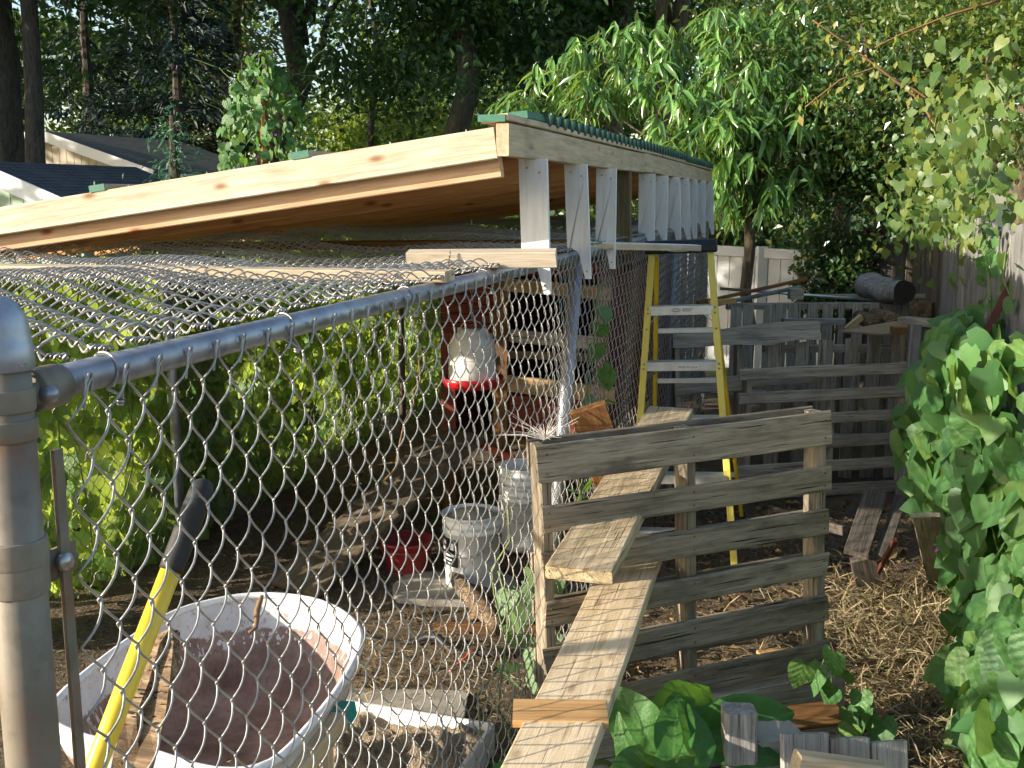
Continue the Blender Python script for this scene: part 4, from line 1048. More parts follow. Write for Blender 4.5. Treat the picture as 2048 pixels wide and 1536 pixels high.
def ladder():
    foot = onz(1466, 1160, 0)                                    # front right foot
    ang = YAW - math.radians(13); ux = V((math.cos(ang), math.sin(ang), .045)); uz = V((-.045 * math.cos(ang), -.045 * math.sin(ang), 1)); uy = V((-ux.y, ux.x, 0))
    o = foot - ux * .262
    o.z = .012
    t = thing('step_ladder', 'yellow fibreglass step ladder with aluminium steps standing beside the kennel', 'ladder', o)
    P = lambda x, y, z: o + ux * x + uy * y + uz * z
    HT = 1.655; tw, bw = .152, .272; lean = .36
    def fr(s, z): f = z / HT; return P(s * (bw + (tw - bw) * f), lean * f, z)
    def bk(s, z): f = z / HT; return P(s * (bw - .005 + (tw - .01 - bw) * f) + .02 * (1 - f), 1.02 + (lean + .10 - 1.02) * f, z)
    for s in (-1, 1):
        a, b_ = fr(s, 0), fr(s, HT)
        r_ = board('front_rail', t, a, b_, ux, .036, .018, M['yellow'], ch=.003)
        board('rail_flange', r_, a + uy * .035 + ux * (-s * .0), b_ + uy * .035, uy, .058, .012, M['yellow'])
        for z in (1.358, 1.332, 1.25, 1.07, 1.045, .785, .76, .49, .465):
            q = fr(s, z) - uy * .010
            MB().lathe([(.006, -.001), (.0055, .002), (.0005, .0045)], (0, 0, 0), 8).build('rivet', M['steel'], r_, True, frame(ux, Z, q) @ Matrix.Rotation(math.pi * 0, 4, 'X'))
        k = board('rear_rail', t, bk(s, 0), bk(s, HT - .03), uy, .045, .022, M['yellowdeep'], ch=.003)
        board('foot_pad', r_, fr(s, -.002) - uy * .01, fr(s, .03) - uy * .01, ux, .048, .07, M['rubber'])
        board('foot_pad', k, bk(s, -.002), bk(s, .03), ux, .04, .06, M['rubber'])
    for z in (1.345, 1.057, .772, .478, .19):
        f = z / HT; w = bw + (tw - bw) * f - .006; y = lean * f
        c = [P(-w, y, z), P(w, y, z)]
        s_ = board('step', t, c[0] + Z * .0 - uy * .006, c[1] - uy * .006, Z, .048, .004, M['alu'])
        board('tread', s_, c[0] + uy * .034 + Z * .022, c[1] + uy * .034 + Z * .022, uy, .078, .004, M['alu'])
        board('step_lip', s_, c[0] + uy * .07 - Z * .002, c[1] + uy * .07 - Z * .002, Z, .046, .004, M['alu'])
        if z > 1.3 or z < .3:
            for s in (-1, 1):
                board('knee_brace', s_, P(s * (w - .05), y - .004, z - .02), P(s * (w + .006), y - .006, z - .075), uy, .02, .004, M['alu'])
        if z > 1.0 and z < 1.1:
            text(s_, 'MADE IN U.S.A.', P(.035, y - .0105, z - .003), ux, Z, .0155, M['labelblack'], (.115, .024))
        if z > 1.3:
            pl = P(.0, y - .0085, z + .002); lab = board('label_plate', s_, pl - ux * .055, pl + ux * .068, Z, .026, .001, M['labelwhite'])
            ell(lab, pl - ux * .026 - uy * .0012, ux, .024, .009, M['labelblack'])
            ell(lab, pl - ux * .026 - uy * .0018, ux, .021, .0062, M['labelwhite'])
            txt(lab, 'WERNER', pl - ux * .026 - uy * .0024, ux, Z, .0075, M['labelblack'])
            for i, (w0, zz) in enumerate(((.058, .007), (.05, .001), (.045, -.005))):
                board('print_line', lab, pl + ux * .006 + Z * zz - uy * .001, pl + ux * (.006 + w0) + Z * zz - uy * .001, Z, .0022, .0006, M['labelblack'])
    for z in (.30, .60, .90, 1.20):
        f = z / HT
        board('rear_bar', t, bk(-1, z), bk(1, z), Z, .03, .015, M['alu'])
    for s in (-1, 1):
        board('spreader', t, fr(s, 1.0) + uy * .04, bk(s, .95), Z, .018, .004, M['steel'])
    # top cap
    cz = HT + .02; a = P(-.185, lean + .035, cz); b_ = P(.185, lean + .035, cz)
    cap = board('top_cap', t, a, b_, uy, .15, .066, M['blackplastic'], ch=.012, n=2)
    fy = lean + .035 - .0755
    ell(cap, P(.0, fy - .001, cz - .012), ux, .075, .0135, M['labelwhite'])
    ell(cap, P(.0, fy - .0017, cz - .012), ux, .068, .0098, M['blackplastic'])
    txt(cap, 'WERNER', P(.0, fy - .0026, cz - .012), ux, Z, .016, M['labelwhite'])
    return P(0, lean, HT + .065)
def ell(parent, c, u, a, b_, mat):
    n = 28; pts = [c + u * (a * math.cos(i * 2 * math.pi / n)) + Z * (b_ * math.sin(i * 2 * math.pi / n)) for i in range(n)]
    MB().poly(pts).build('logo_oval', mat, parent)
def txt(parent, s, c, u, up, size, mat):
    me = LETTERS[s].copy(); me.name = 'lettering'; me.transform(Matrix.Scale(size, 4)); me.materials.clear()
    ob('lettering', me, mat, parent, frame(u, up, c))
def text(parent, s, c, u, up, size, mat, plate):
    n = u.cross(up)
    pl = board('label_plate', parent, c - u * plate[0] / 2, c + u * plate[0] / 2, up, plate[1], .001, M['labelwhite'])
    txt(pl, s, c + n * .0012, u, up, size, mat)
captop = ladder()
def lath():
    a = onx(1172, 492, FX - .02); b_ = D(1408, 497, 5.72)
    t = thing('lath', 'long thin pale lath resting from the kennel rail onto the ladder top', 'board', a)
    board('strip', t, a, b_, (0, 0, 1), .03, .045, M['header'], n=3)
    board('sunlit_face', t, a + V((0, 0, .017)), b_ + V((0, 0, .017)), RT.cross(Z), .047, .004, M['whiteboard'], n=2)  # white strip stands for sunlight on the top of the lath
    for dx, dz in ((-.03, -.012), (.0, -.012)):
        board('torn_end', t, b_ + RT * dx + Z * dz - FH * .028, b_ + RT * (dx + .024) + Z * (dz + .012) - FH * .03, Z, .018, .008, M['feather'])
lath()

# ================================================================== compost bins of old pallets at the end of the alley
def hpal(label, px0, px1, y0l, y0r, d0, d1, slats, **kw):
    a, b_ = D(px0, y0l, d0), D(px1, y0r, d1)
    U = (b_ - a).normalized(); return pallet('pallet', label, a, U, -Z, (b_ - a).length, slats, kw.pop('mat', M['grey']), **kw)
hpal('grey pallet with six horizontal slats closing the compost bin front', 1480, 1834, 738, 723, 6.85, 7.05, [(0, .075), (.157, .075), (.312, .07), (.475, .075), (.635, .075), (.79, .08)], stringers=(.06, .53, .96), nails=False)
def vpal(label, d, slats, ybot, rails, mat=M['grey'], depth_slope=.0):
    """upright slats: list of (px0, px1, top y)"""
    t = thing('pallet', label, 'pallet', D(slats[0][0], ybot, d))
    for (x0, x1, yt) in slats:
        c = (x0 + x1) / 2; a = D(c, yt, d); b_ = V((a.x, a.y, max(.02, D(c, ybot, d).z)))
        board('slat', t, a, b_, RT, (x1 - x0) / FPX * d, .016, mat, n=2, warp=.003, cut=.006)
    for yr in rails:
        a, b_ = D(slats[0][0] - 6, yr, d) + FH * .055, D(slats[-1][1] + 6, yr - 2, d) + FH * .055
        board('stringer', t, a, b_, Z, .045, .08, mat, n=2)
    return t
vpal('grey pallet with upright slats standing just behind the bin front', 7.35, [(1536, 1566, 684), (1592, 1618, 684), (1638, 1666, 680), (1691, 1717, 676), (1736, 1763, 668), (1784, 1811, 666)], 1000, (700, 880))
vpal('back pallet of upright dark slats below the log', 8.2, [(1462, 1484, 613), (1486, 1508, 612), (1528, 1550, 609), (1551, 1574, 607), (1577, 1602, 606), (1616, 1637, 606), (1646, 1667, 607), (1678, 1690, 604), (1706, 1727, 606), (1739, 1760, 606), (1770, 1795, 608), (1801, 1834, 607)], 900, (614, 790))
t_ = hpal('grey pallet behind the ladder with a wide wavy top board', 1346, 1642, 660, 643, 7.15, 7.25, [(.335, .11, 0, .47), (.345, .075, .5, 1.0), (.72, .12, 0, .45)], stringers=(.03, .45), nails=False, Ht=1.1)
def wavy():
    n = 16; a, b_ = D(1346, 676, 7.13), D(1641, 664, 7.2); v = []
    top = [(1346, 666), (1400, 663), (1450, 658), (1490, 652), (1540, 646), (1590, 643), (1641, 643)]; bot = [(1346, 696), (1400, 694), (1450, 690), (1490, 690), (1540, 690), (1590, 680), (1641, 679)]
    k = len(top)
    for off in (0, .022):
        for i in range(k): v.append(tuple(D(*top[i], 7.13 + .012 * i) + FH * off))
        for i in range(k): v.append(tuple(D(*bot[i], 7.13 + .012 * i) + FH * off))
    q = []
    for i in range(k - 1):
        q += [(i, i + 1, k + i + 1, k + i), (2 * k + i, 3 * k + i, 3 * k + i + 1, 2 * k + i + 1), (i, 2 * k + i, 2 * k + i + 1, i + 1), (k + i, k + i + 1, 3 * k + i + 1, 3 * k + i)]
    q += [(0, k, 3 * k, 2 * k), (k - 1, 3 * k - 1, 4 * k - 1, 2 * k - 1)]
    me = mesh_np('wavy_board', v, np.array(q)); o = me
    Mx = frame(b_ - a, Z, a); me.transform(Mx.inverted())
    ob('wavy_board', me, M['grey'], t_, Mx)
wavy()
def bin_bits():
    t = thing('gate_post', 'two weathered boards standing as a post at the corner of the bins', 'post', onz(1835, 985, 0))
    for (x0, x1, yt, yb) in ((1822, 1843, 650, 985), (1845, 1870, 655, 985)):
        c = (x0 + x1) / 2; a = D(c, yt, 6.75 + (c - 1830) * .002); b_ = V((a.x - .03, a.y - .02, 0.0))
        board('board', t, b_, a, RT, (x1 - x0) / FPX * 6.75, .03, M['fence'], n=3)
    board('cap_board', t, D(1806, 640, 6.95), D(1880, 648, 6.7), FH, .10, .045, M['grey'])
    S = lambda nm, lb, cat, p, q, w, tk, mat, wd=Z: single(nm, lb, cat, p, q, wd, w, tk, mat, n=2)
    S('loose_board', 'pale board on edge behind the wavy board of the bin', 'board', D(1565, 643, 7.5), D(1688, 643, 7.55), .045, .05, M['fence'])
    t = tag(MB().poly([D(1676, 662, 7.1), D(1760, 668, 6.95), D(1812, 664, 6.9), D(1815, 648, 7.2), D(1790, 642, 7.5)]).poly([D(1676, 665, 7.1), D(1760, 671, 6.95), D(1812, 668, 6.9), D(1815, 652, 7.2), D(1790, 646, 7.5)]).build('plywood_scrap', M['ply2']), 'brown pointed plywood scrap lying on top of the bin', 'plywood')
    S('offcut', 'short red brown offcut on the plywood scrap', 'block', D(1784, 660, 6.85), D(1812, 660, 6.85), .04, .08, M['brown'])
    S('stick', 'short split stick propped upright behind the plywood scrap', 'stick', D(1692, 660, 7.4), D(1722, 634, 7.45), .045, .03, M['coopwood'])
    S('brown_lath', 'long thin brown lath sloping up over the bins', 'lath', D(1395, 606, 7.6), D(1612, 558, 7.9), .022, .03, M['brown'])
    S('grey_lath', 'grey lath sloping up below the brown lath', 'lath', D(1400, 616, 7.55), D(1600, 574, 7.8), .025, .035, M['fence'])
    S('orange_offcut', 'orange brown offcut beside the ladder on the bins', 'block', D(1415, 606, 7.3), D(1470, 601, 7.3), .035, .06, M['ply'])
    S('wood_chunk', 'square grey timber end under the laths', 'block', D(1578, 588, 7.7), D(1604, 587, 7.7), .075, .09, M['grey'])
    for i, (x, y, lb) in enumerate(((1750, 645, 'small round log end beside the plywood scrap'), (1785, 640, 'second small log just behind the plywood scrap'))):
        p = D(x, y, 7.55); tag(MB().tube([p - FH * .02, p + FH * .1, p + FH * .35], [.05, .052, .05], 14).build('small_log', M['rotten'], None, True), lb, 'log')
    p, q = D(1440, 577, 8.6), D(1760, 601, 8.3)
    tag(MB().tube([p, q], .012, 10).build('metal_pole', M['alu'], None, True), 'long silver metal pole lying across the bins', 'pole')
    S('pole_board', 'grey rough branch lying behind the log', 'stick', D(1640, 592, 8.5), D(1850, 592, 8.4), .03, .03, M['grey'])
    # the log
    a, b_ = D(1745, 574, 8.35), D(1808, 587, 7.95); d = (b_ - a).normalized(); a = a - d * .1
    t = thing('log', 'thick grey log with dark cut end on top of the back pallet', 'log', a.lerp(b_, .5) - Z * .1)
    n, k = 9, 18; v = []
    s = d.cross(Z).normalized(); u = s.cross(d)
    for i in range(n):
        f = i / (n - 1); r_ = .084 + .016 * (1 - f) + .010 * math.sin(i * 1.7); c = a.lerp(b_, f) + u * .01 * math.sin(i * 1.1)
        for j in range(k):
            an = j * 2 * math.pi / k; rr = r_ * (1 + .07 * math.sin(3 * an + i * .6) + random.uniform(-.03, .03))
            v.append(tuple(c + (s * math.cos(an) + u * math.sin(an)) * rr))
    q = [(i * k + j, i * k + (j + 1) % k, (i + 1) * k + (j + 1) % k, (i + 1) * k + j) for i in range(n - 1) for j in range(k)]
    v.append(tuple(a)); tr = [(j, n * k, (j + 1) % k) for j in range(k)]
    ob('bark', mesh_np('bark', v, [np.array(q), np.array(tr)], True), M['logbark'], t)
    MB().poly([V(v[(n - 1) * k + j]) + d * .001 for j in range(k)]).build('cut_end', M['darkend'], t)
    p = D(1845, 618, 7.9)
    slab('bark_chunk', 'rough chunk of bark wood wedged beside the log', 'wood', (p.x, p.y, p.z - .12), .14, .12, .17, .3, M['rotten'], 9)
    # old bench-like stack of dark boards in the shade
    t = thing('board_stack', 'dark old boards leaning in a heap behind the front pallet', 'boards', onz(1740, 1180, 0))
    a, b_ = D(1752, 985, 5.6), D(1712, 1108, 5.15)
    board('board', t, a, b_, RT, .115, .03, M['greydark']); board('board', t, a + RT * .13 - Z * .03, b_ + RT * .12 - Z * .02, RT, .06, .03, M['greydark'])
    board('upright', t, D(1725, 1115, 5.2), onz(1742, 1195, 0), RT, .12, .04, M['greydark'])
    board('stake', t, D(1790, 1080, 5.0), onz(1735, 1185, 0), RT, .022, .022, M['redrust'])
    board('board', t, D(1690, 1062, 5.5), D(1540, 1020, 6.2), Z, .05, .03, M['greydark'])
    single('leaning_board', 'grey split board leaning upright among the vines', 'board', D(1852, 1030, 4.5), onz(1880, 1175, 0), RT, .11, .02, M['grey'], n=3, cut=.02)
    tag(MB().tube(wob(onz(1700, 1165, .02), onz(1772, 1100, .12), 7, .05), .004, 5).build('red_rope', M['redhose'], None, True), 'loop of red rope on the soil by the dark boards', 'rope')
M['ply2'] = wood('scrap_plywood', (.22, .15, .09), (.32, .23, .14), (.42, .31, .2), stain=.4, bstr=.3)
M['logbark'] = wood('grey_log', (.13, .12, .11), (.27, .26, .24), (.42, .40, .37), cracks=.8, stain=.4, stainc=(.1, .08, .06), bstr=1.0)
M['darkend'] = paint('dark_log_end', (.035, .03, .027), .9, .4, (.09, .075, .06), 20)
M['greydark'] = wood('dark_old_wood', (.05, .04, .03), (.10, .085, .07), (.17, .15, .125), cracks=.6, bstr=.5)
M['redrust'] = paint('rusty_iron', (.10, .03, .02), .8, .5, (.05, .02, .015), 14)
bin_bits()

# ================================================================== fences
def right_fence():
    t = thing('wooden_fence', 'grey vertical board privacy fence along the alley', 'fence', (.86, 6, 0))
    y = 2.9; i = 0
    while y < 10.6:
        w = random.choice((.135, .14, .142)); h = 1.80 + random.uniform(-.03, .03) - (.0 if y < 6.6 else .1)
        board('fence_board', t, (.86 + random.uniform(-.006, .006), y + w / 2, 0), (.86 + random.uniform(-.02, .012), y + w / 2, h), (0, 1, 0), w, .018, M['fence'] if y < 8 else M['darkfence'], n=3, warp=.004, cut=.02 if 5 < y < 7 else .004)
        y += w + .008; i += 1
    for z in (.35, 1.55): board('fence_rail', t, (.90, 2.9, z), (.90, 10.6, z), Z, .085, .04, M['fence'])
    for yy in (4.0, 6.4, 8.8): board('fence_post', t, (.96, yy, 0), (.96, yy, 1.75), (1, 0, 0), .09, .09, M['fence'])
    # a rusty strap leaning across the boards
    a, b_ = D(2040, 530, 4.95), D(1960, 690, 4.75)
    tag(board('rusty_strap', None, a, b_, RT, .035, .012, M['redrust']), 'dark rusty iron strap leaning on the grey board fence', 'strap')
right_fence()
def back_fence():
    t = thing('wooden_fence', 'dark brown board fence at the far end of the yard behind the log', 'fence', D(1780, 640, 10.9))
    for i in range(14):
        px = 1680 + i * 15; a = onz(px, 700, 0); p = D(px + 7, 480, 11.0 - i * .03)
        board('fence_board', t, (p.x, p.y, 0), (p.x, p.y, 1.62 + random.uniform(-.02, .02)), RT, .074, .018, M['darkfence'], n=1)
    t = thing('vinyl_fence', 'white vinyl panel fence behind the bins and the fruit tree', 'fence', D(1560, 600, 12))
    a, b_ = D(1340, 486, 12.6), D(1725, 508, 11.6); n = 15
    for i in range(n):
        p, q = a.lerp(b_, i / n), a.lerp(b_, (i + 1) / n); c = (p + q) / 2
        board('panel', t, (c.x, c.y, .05), (c.x, c.y, c.z - .06), q - p, (q - p).length - .004, .025, M['vinyl'], n=1, ch=.005)
    for dz in (0, -1.28): board('rail', t, a + Z * (dz - .05) - FH * .02, b_ + Z * (dz - .05) - FH * .02, Z, .11, .05, M['vinyl'])
    for f in (0, .5, 1):
        c = a.lerp(b_, f); board('fence_post', t, (c.x, c.y, 0), (c.x, c.y, c.z + .02), RT, .11, .11, M['vinyl'])
    # grey board fence behind the kennel end
    t = thing('wooden_fence', 'old grey plank fence glimpsed between the ladder and the kennel end', 'fence', D(1370, 600, 11.3))
    for i in range(8):
        p = D(1300 + i * 14, 480, 11.4)
        board('fence_board', t, (p.x, p.y, 0), (p.x, p.y, 1.6), RT, .068, .018, M['fence'], n=1)
back_fence()

# ================================================================== houses beyond the kennel
def house(label, apx, apy, d, ex, ey, rid, w_ext, mats, group=None, wall_h=2.6, grow=1.0):
    """gable apex at a pixel and depth; ex,ey the ridge's far end on the picture; rid: half width"""
    G = D(apx, apy, d)
    r2 = ray(ex, ey); k = (G.z - CAMZ) / r2.z; E = CAM + r2 * k         # same height as the apex
    u = (E - G); u.z = 0; Ln = u.length * grow; u.normalize(); s = V((u.y, -u.x, 0))
    if s.dot(RT) < 0: s = -s
    sl, half = w_ext; wallm, roofm = mats
    t = thing('house', label, 'house', (G.x, G.y, 0))
    for sg in (1, -1):
        e0 = G + s * (sg * half) - Z * (half * sl)
        o = e0 if sg > 0 else e0 + u * Ln
        slope = (G - e0).length; up = (G - e0).normalized()
        nn = (u if sg > 0 else -u).cross(up).normalized()
        me = MB().box((Ln / 2 + .0, slope / 2, -.05), Ln + .5, slope + .0, .10).mesh('roof_slope')
        ob('roof_slope', me, M[roofm], t, frame(u if sg > 0 else -u, up, o))
        board('barge_board', t, G - u * .265 + Z * -.06, e0 - u * .265 - Z * .06, Z, .22, .03, M['trim'])
        board('fascia', t, e0 - Z * .1 + s * sg * .03, e0 + u * Ln - Z * .1 + s * sg * .03, Z, .17, .03, M['trim'])
    bz = G.z - half * sl
    hw = half - .3
    pts = [G - s * hw - Z * (hw * sl + .12), G - s * hw - Z * G.z, G + s * hw - Z * G.z, G + s * hw - Z * (hw * sl + .12), G - Z * .12]
    # gable wall of vertical boards
    nb = int(2 * hw / .2)
    for i in range(nb):
        x = -hw + (i + .5) * 2 * hw / nb; top = G + s * x - Z * (abs(x) * sl + .16)
        board('wall_board', t, (top.x, top.y, 0), top, s, 2 * hw / nb - .008, .03, M[wallm], n=1)
    for sg in (1, -1):
        a = G + s * (sg * hw); MB().box((a.x + u.x * Ln / 2, a.y + u.y * Ln / 2, (bz + .1) / 2), Ln, .1, bz + .1, frame(u, s, (0, 0, 0))).build('side_wall', M[wallm], t)
    return t
house('small pale green building with white barge board and blue grey shingle roof', -34, 322, 14, 250, 333, 0, (.36, 1.75), ('siding', 'shingle'))
house('beige house with mossy shingle roof behind the green building', 88, 262, 24, 345, 281, 0, (.30, 3.1), ('beige', 'shingle2'))
house('house with plain dark blue roof in the shade of the trees', 690, 262, 30, 900, 268, 0, (.42, 2.4), ('beige', 'shingle'))

# ================================================================== trees
def tree(name, label, base, trunk, tr, cc, cr, ncl, nlf, lsize, lm, bm, group=None, tmpl=None, limbs=14, cl=.24, flat=.65, seed=1, extra_trunks=(), droop=.3):
    global rng
    keep = rng; rng = np.random.default_rng(seed)
    base = V(base); t = thing(name, label, 'tree', base, group)
    cc, cr = np.array(tuple(cc), float), np.array(cr, float)
    mb = MB(); tp = np.array(tuple(trunk), float)
    path = wob(base, tp, 9, .06 * (tp[2] - base.z)); mb.tube(path, np.linspace(tr, tr * .45, 9) * (1 + .25 * np.exp(-np.arange(9) * 1.2)), 12)
    for e in extra_trunks:
        mb.tube(wob(e[0], e[1], 7, .15), np.linspace(e[2], e[2] * .6, 7), 9)
    dirs = nrm(rng.normal(size=(ncl, 3))); rad = rng.random(ncl) ** .45
    C_ = cc + dirs * rad[:, None] * cr
    for i in range(min(limbs, ncl)):
        k = rng.integers(4, 9); s = path[k]; lr = tr * rng.uniform(.16, .38)
        mb.tube(wob(s, C_[i], 6, .12 * np.linalg.norm(C_[i] - s)), np.linspace(lr, lr * .15, 6), 6)
    mb.build('trunk', bm, t, True)
    which = rng.integers(0, ncl, nlf); R = cl * cr.mean()
    pos = C_[which] + rng.normal(size=(nlf, 3)) * R * np.array([.5, .5, .5 * flat])
    yd = rng.normal(size=(nlf, 3)) + np.array([0, 0, -droop]); no = rng.normal(size=(nlf, 3)) * .7 + np.array([0, 0, .8])
    f = ob('crown', cloud_mesh('crown', tmpl or OVAL, pos, yd, no, lsize * rng.uniform(.6, 1.3, nlf)), lm, t); f['kind'] = 'stuff'
    rng = keep
    return t
def pd(px, d, z=0.0): return RD((px - 1024) / FPX * d / math.cos(PITCH), d, z)
WOODS = 'tall trees behind the kennel'
b0 = pd(50, 17)
tree('oak_tree', 'big dark oak with double trunk at the picture edge behind the green building', b0, pd(58, 17, 11), .30, pd(110, 17.5, 7.2), (4.6, 3.4, 3.6), 56, 12500, .19, L['oak'], M['bark'], seed=2, extra_trunks=((pd(82, 16.6, 0), pd(118, 17, 7), .17), (pd(72, 17.3, 0), pd(40, 17.6, 8), .2)))
tree('oak_tree', 'dark oak with a bare trunk and spreading limbs near the middle of the woods', pd(628, 20), pd(634, 20, 11), .25, pd(650, 20, 8.2), (5.0, 3.6, 3.4), 40, 6500, .20, L['oak'], M['bark'], seed=3, limbs=22, cl=.2, extra_trunks=((pd(640, 20, 5.0), pd(725, 20, 8.4), .11), (pd(636, 20, 4.0), pd(720, 20.5, 5.6), .07), (pd(632, 20, 4.6), pd(560, 20, 8.5), .08)))
tree('slender_tree', 'slender tree with thin trunk and bright sunlit leaves in the woods', pd(762, 25), pd(758, 25, 8), .09, pd(775, 26, 3.6), (3.2, 2.4, 2.4), 40, 7000, .17, L['lit'], M['bark'], seed=4)
tree('dense_tree', 'dense dark leafy tree left of the fruit tree', pd(905, 17), pd(905, 17, 9), .22, pd(915, 17.2, 5.6), (2.6, 2.2, 3.4), 70, 19000, .13, L['oak'], M['bark'], seed=5, cl=.3)
tree('dense_tree', 'dark leafy tree rising straight behind the fruit tree', pd(1120, 20), pd(1120, 20, 9), .2, pd(1100, 20, 6.4), (3.0, 2.2, 3.4), 60, 13000, .16, L['oak'], M['bark'], seed=6, cl=.28)
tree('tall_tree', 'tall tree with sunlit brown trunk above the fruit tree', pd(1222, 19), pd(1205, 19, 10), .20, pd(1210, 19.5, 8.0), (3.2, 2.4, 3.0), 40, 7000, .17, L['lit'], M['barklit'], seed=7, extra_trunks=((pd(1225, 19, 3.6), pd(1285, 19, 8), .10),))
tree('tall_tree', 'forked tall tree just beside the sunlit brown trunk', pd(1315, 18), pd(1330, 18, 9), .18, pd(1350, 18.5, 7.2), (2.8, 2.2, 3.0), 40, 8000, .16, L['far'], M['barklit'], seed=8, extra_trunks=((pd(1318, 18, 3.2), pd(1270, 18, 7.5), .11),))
tree('birch_tree', 'tree with pale grey trunk behind the hanging yellow vine', pd(1795, 15), pd(1788, 15, 9), .15, pd(1780, 15.5, 6.4), (2.6, 2.2, 3.0), 44, 9000, .13, L['bush'], M['barkgrey'], seed=9)
tree('shade_tree', 'dark dense tree with thick dark trunk behind the log', pd(1748, 10.9), pd(1735, 10.9, 3.0), .17, pd(1700, 10.7, 2.75), (1.35, 1.0, 1.15), 46, 12000, .078, L['bush'], M['bark'], seed=10, cl=.34)
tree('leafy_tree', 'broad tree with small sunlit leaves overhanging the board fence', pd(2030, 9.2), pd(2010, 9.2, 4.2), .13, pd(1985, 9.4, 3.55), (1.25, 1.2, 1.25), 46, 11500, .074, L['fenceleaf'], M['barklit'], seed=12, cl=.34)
tree('leafy_tree', 'small leaved tree between fruit tree and grey trunk', pd(1650, 12.4), pd(1650, 12.4, 5), .12, pd(1660, 12.4, 4.3), (1.8, 1.4, 1.7), 44, 8500, .09, L['bush'], M['bark'], seed=13, cl=.3)
far_px = [(-160, 36), (60, 44), (300, 44), (470, 50), (850, 42), (1000, 44), (1180, 36), (1400, 33), (1600, 40), (1850, 34), (2100, 38)]
words = ('leftmost', 'second', 'third', 'fourth', 'fifth', 'sixth', 'seventh', 'eighth', 'ninth', 'tenth', 'eleventh')
for i, (px, d) in enumerate(far_px):
    h = 9 + 5 * random.random()
    tree('background_tree', '%s tree from the left in the hazy row farthest behind' % words[i], pd(px, d), pd(px + 20, d, h), .28, pd(px, d, h * .62), (5.2, 3.5, h * .5), 46, 6500, .30, L['far'] if i % 3 else L['lit'], M['bark'], group='far row of trees', seed=30 + i, cl=.26)
def spruce(label, base, h, r, n, mat, seed, name='spruce_tree', size=.30):
    g = np.random.default_rng(seed); t = thing(name, label, 'tree', base, 'conifers behind the houses')
    base = np.array(tuple(base))
    MB().tube([base, base + (0, 0, h)], [.2, .03], 8).build('trunk', M['bark'], t)
    nb = 150; f = g.random(nb) ** .8; ang = g.random(nb) * 6.283; bl_ = r * (1 - f) * g.uniform(.75, 1.1, nb) + .15
    which = g.integers(0, nb, n); tt = g.random(n) ** .6
    rad = bl_[which] * tt; z = h * (.04 + .95 * f[which]) - .28 * rad + .10 * rad ** 2 / r
    pos = np.stack([np.cos(ang[which]) * rad, np.sin(ang[which]) * rad, z], -1) + g.normal(size=(n, 3)) * .11 + base
    yd = np.stack([np.cos(ang[which]), np.sin(ang[which]), np.full(n, -.35)], -1) + g.normal(size=(n, 3)) * .45
    f_ = ob('crown', cloud_mesh('crown', T_oval(.16, .3), pos, yd, g.normal(size=(n, 3)) * .4 + (0, 0, 1), size * g.uniform(.6, 1.3, n)), mat, t); f_['kind'] = 'stuff'
spruce('tall dark blue green spruce behind the beige house', pd(215, 32), 16, 4.0, 15000, L['spruce'], 1)
spruce('second dark spruce right of the tall one', pd(385, 30), 12, 3.2, 12000, L['spruce'], 2)
spruce('pale yellow green conifer between the spruces and the bare oak trunk', pd(505, 33), 12, 2.6, 9000, L['thuja'], 3, 'pale_conifer')
spruce('small feathery cedar poking up behind the roof edge', pd(372, 12.5), 2.85, .26, 900, L['cedar'], 4, 'young_cedar', .10)
# the woods go on to the left of the picture and shade the ones in view
for i, (r_, d) in enumerate(((-14.5, 13.5), (-21, 17))):
    tree('wood_edge_tree', 'tall dense tree beyond the frame edge, number %s along the wood side' % ('one', 'two', 'three', 'four', 'five')[i], RD(r_, d), RD(r_, d, 10), .3, RD(r_, d, 7.5), (4.0, 4.0, 5.0), 50, 7000, .34, L['oak'], M['bark'], seed=60 + i, cl=.3)

tree('added_shade_tree', 'small round tree added beyond the frame edge to shade the vinyl fence', RD(-7.0, 9.1), RD(-7.0, 9.1, 3), .1, RD(-7.0, 9.1, 3.55), (1.5, 1.2, 1.15), 40, 6000, .13, L['oak'], M['bark'], seed=70, cl=.36)  # unseen tree, added and shaped to throw shade on the vinyl fence
for lb, px, d, w, zc, zr, nn, sz, sd in (('dark hedge shrub behind the white vinyl fence', 1500, 13.6, 1.9, 1.5, 1.3, 5200, .12, 71), ('dark hedge shrub beyond the end of the kennel roof', 1330, 14.2, 1.6, 1.5, 1.2, 4200, .12, 72), ('leafy bush in front of the right end of the white vinyl fence', 1655, 10.9, .42, 1.15, .55, 2300, .075, 73)):
    g9 = np.random.default_rng(sd); c9 = pd(px, d, zc); dv = nrm(g9.normal(size=(nn, 3))) * (g9.random(nn) ** .4)[:, None]
    P9 = np.array(tuple(c9)) + dv * np.array([w, w * .5, zr]); P9[:, 2] = np.maximum(P9[:, 2], .05)
    t9 = thing('leafy_bush', lb, 'bush', (c9.x, c9.y, 0))
    MB().tube([(c9.x, c9.y, 0), (c9.x, c9.y, zc)], .04, 7).build('stem', M['bark'], t9)
    f9 = ob('foliage', cloud_mesh('foliage', OVAL, P9, g9.normal(size=(nn, 3)) + (0, 0, -.3), g9.normal(size=(nn, 3)) * .6 + (-.2, -.5, .6), sz * g9.uniform(.6, 1.3, nn)), L['bush'], t9); f9['kind'] = 'stuff'
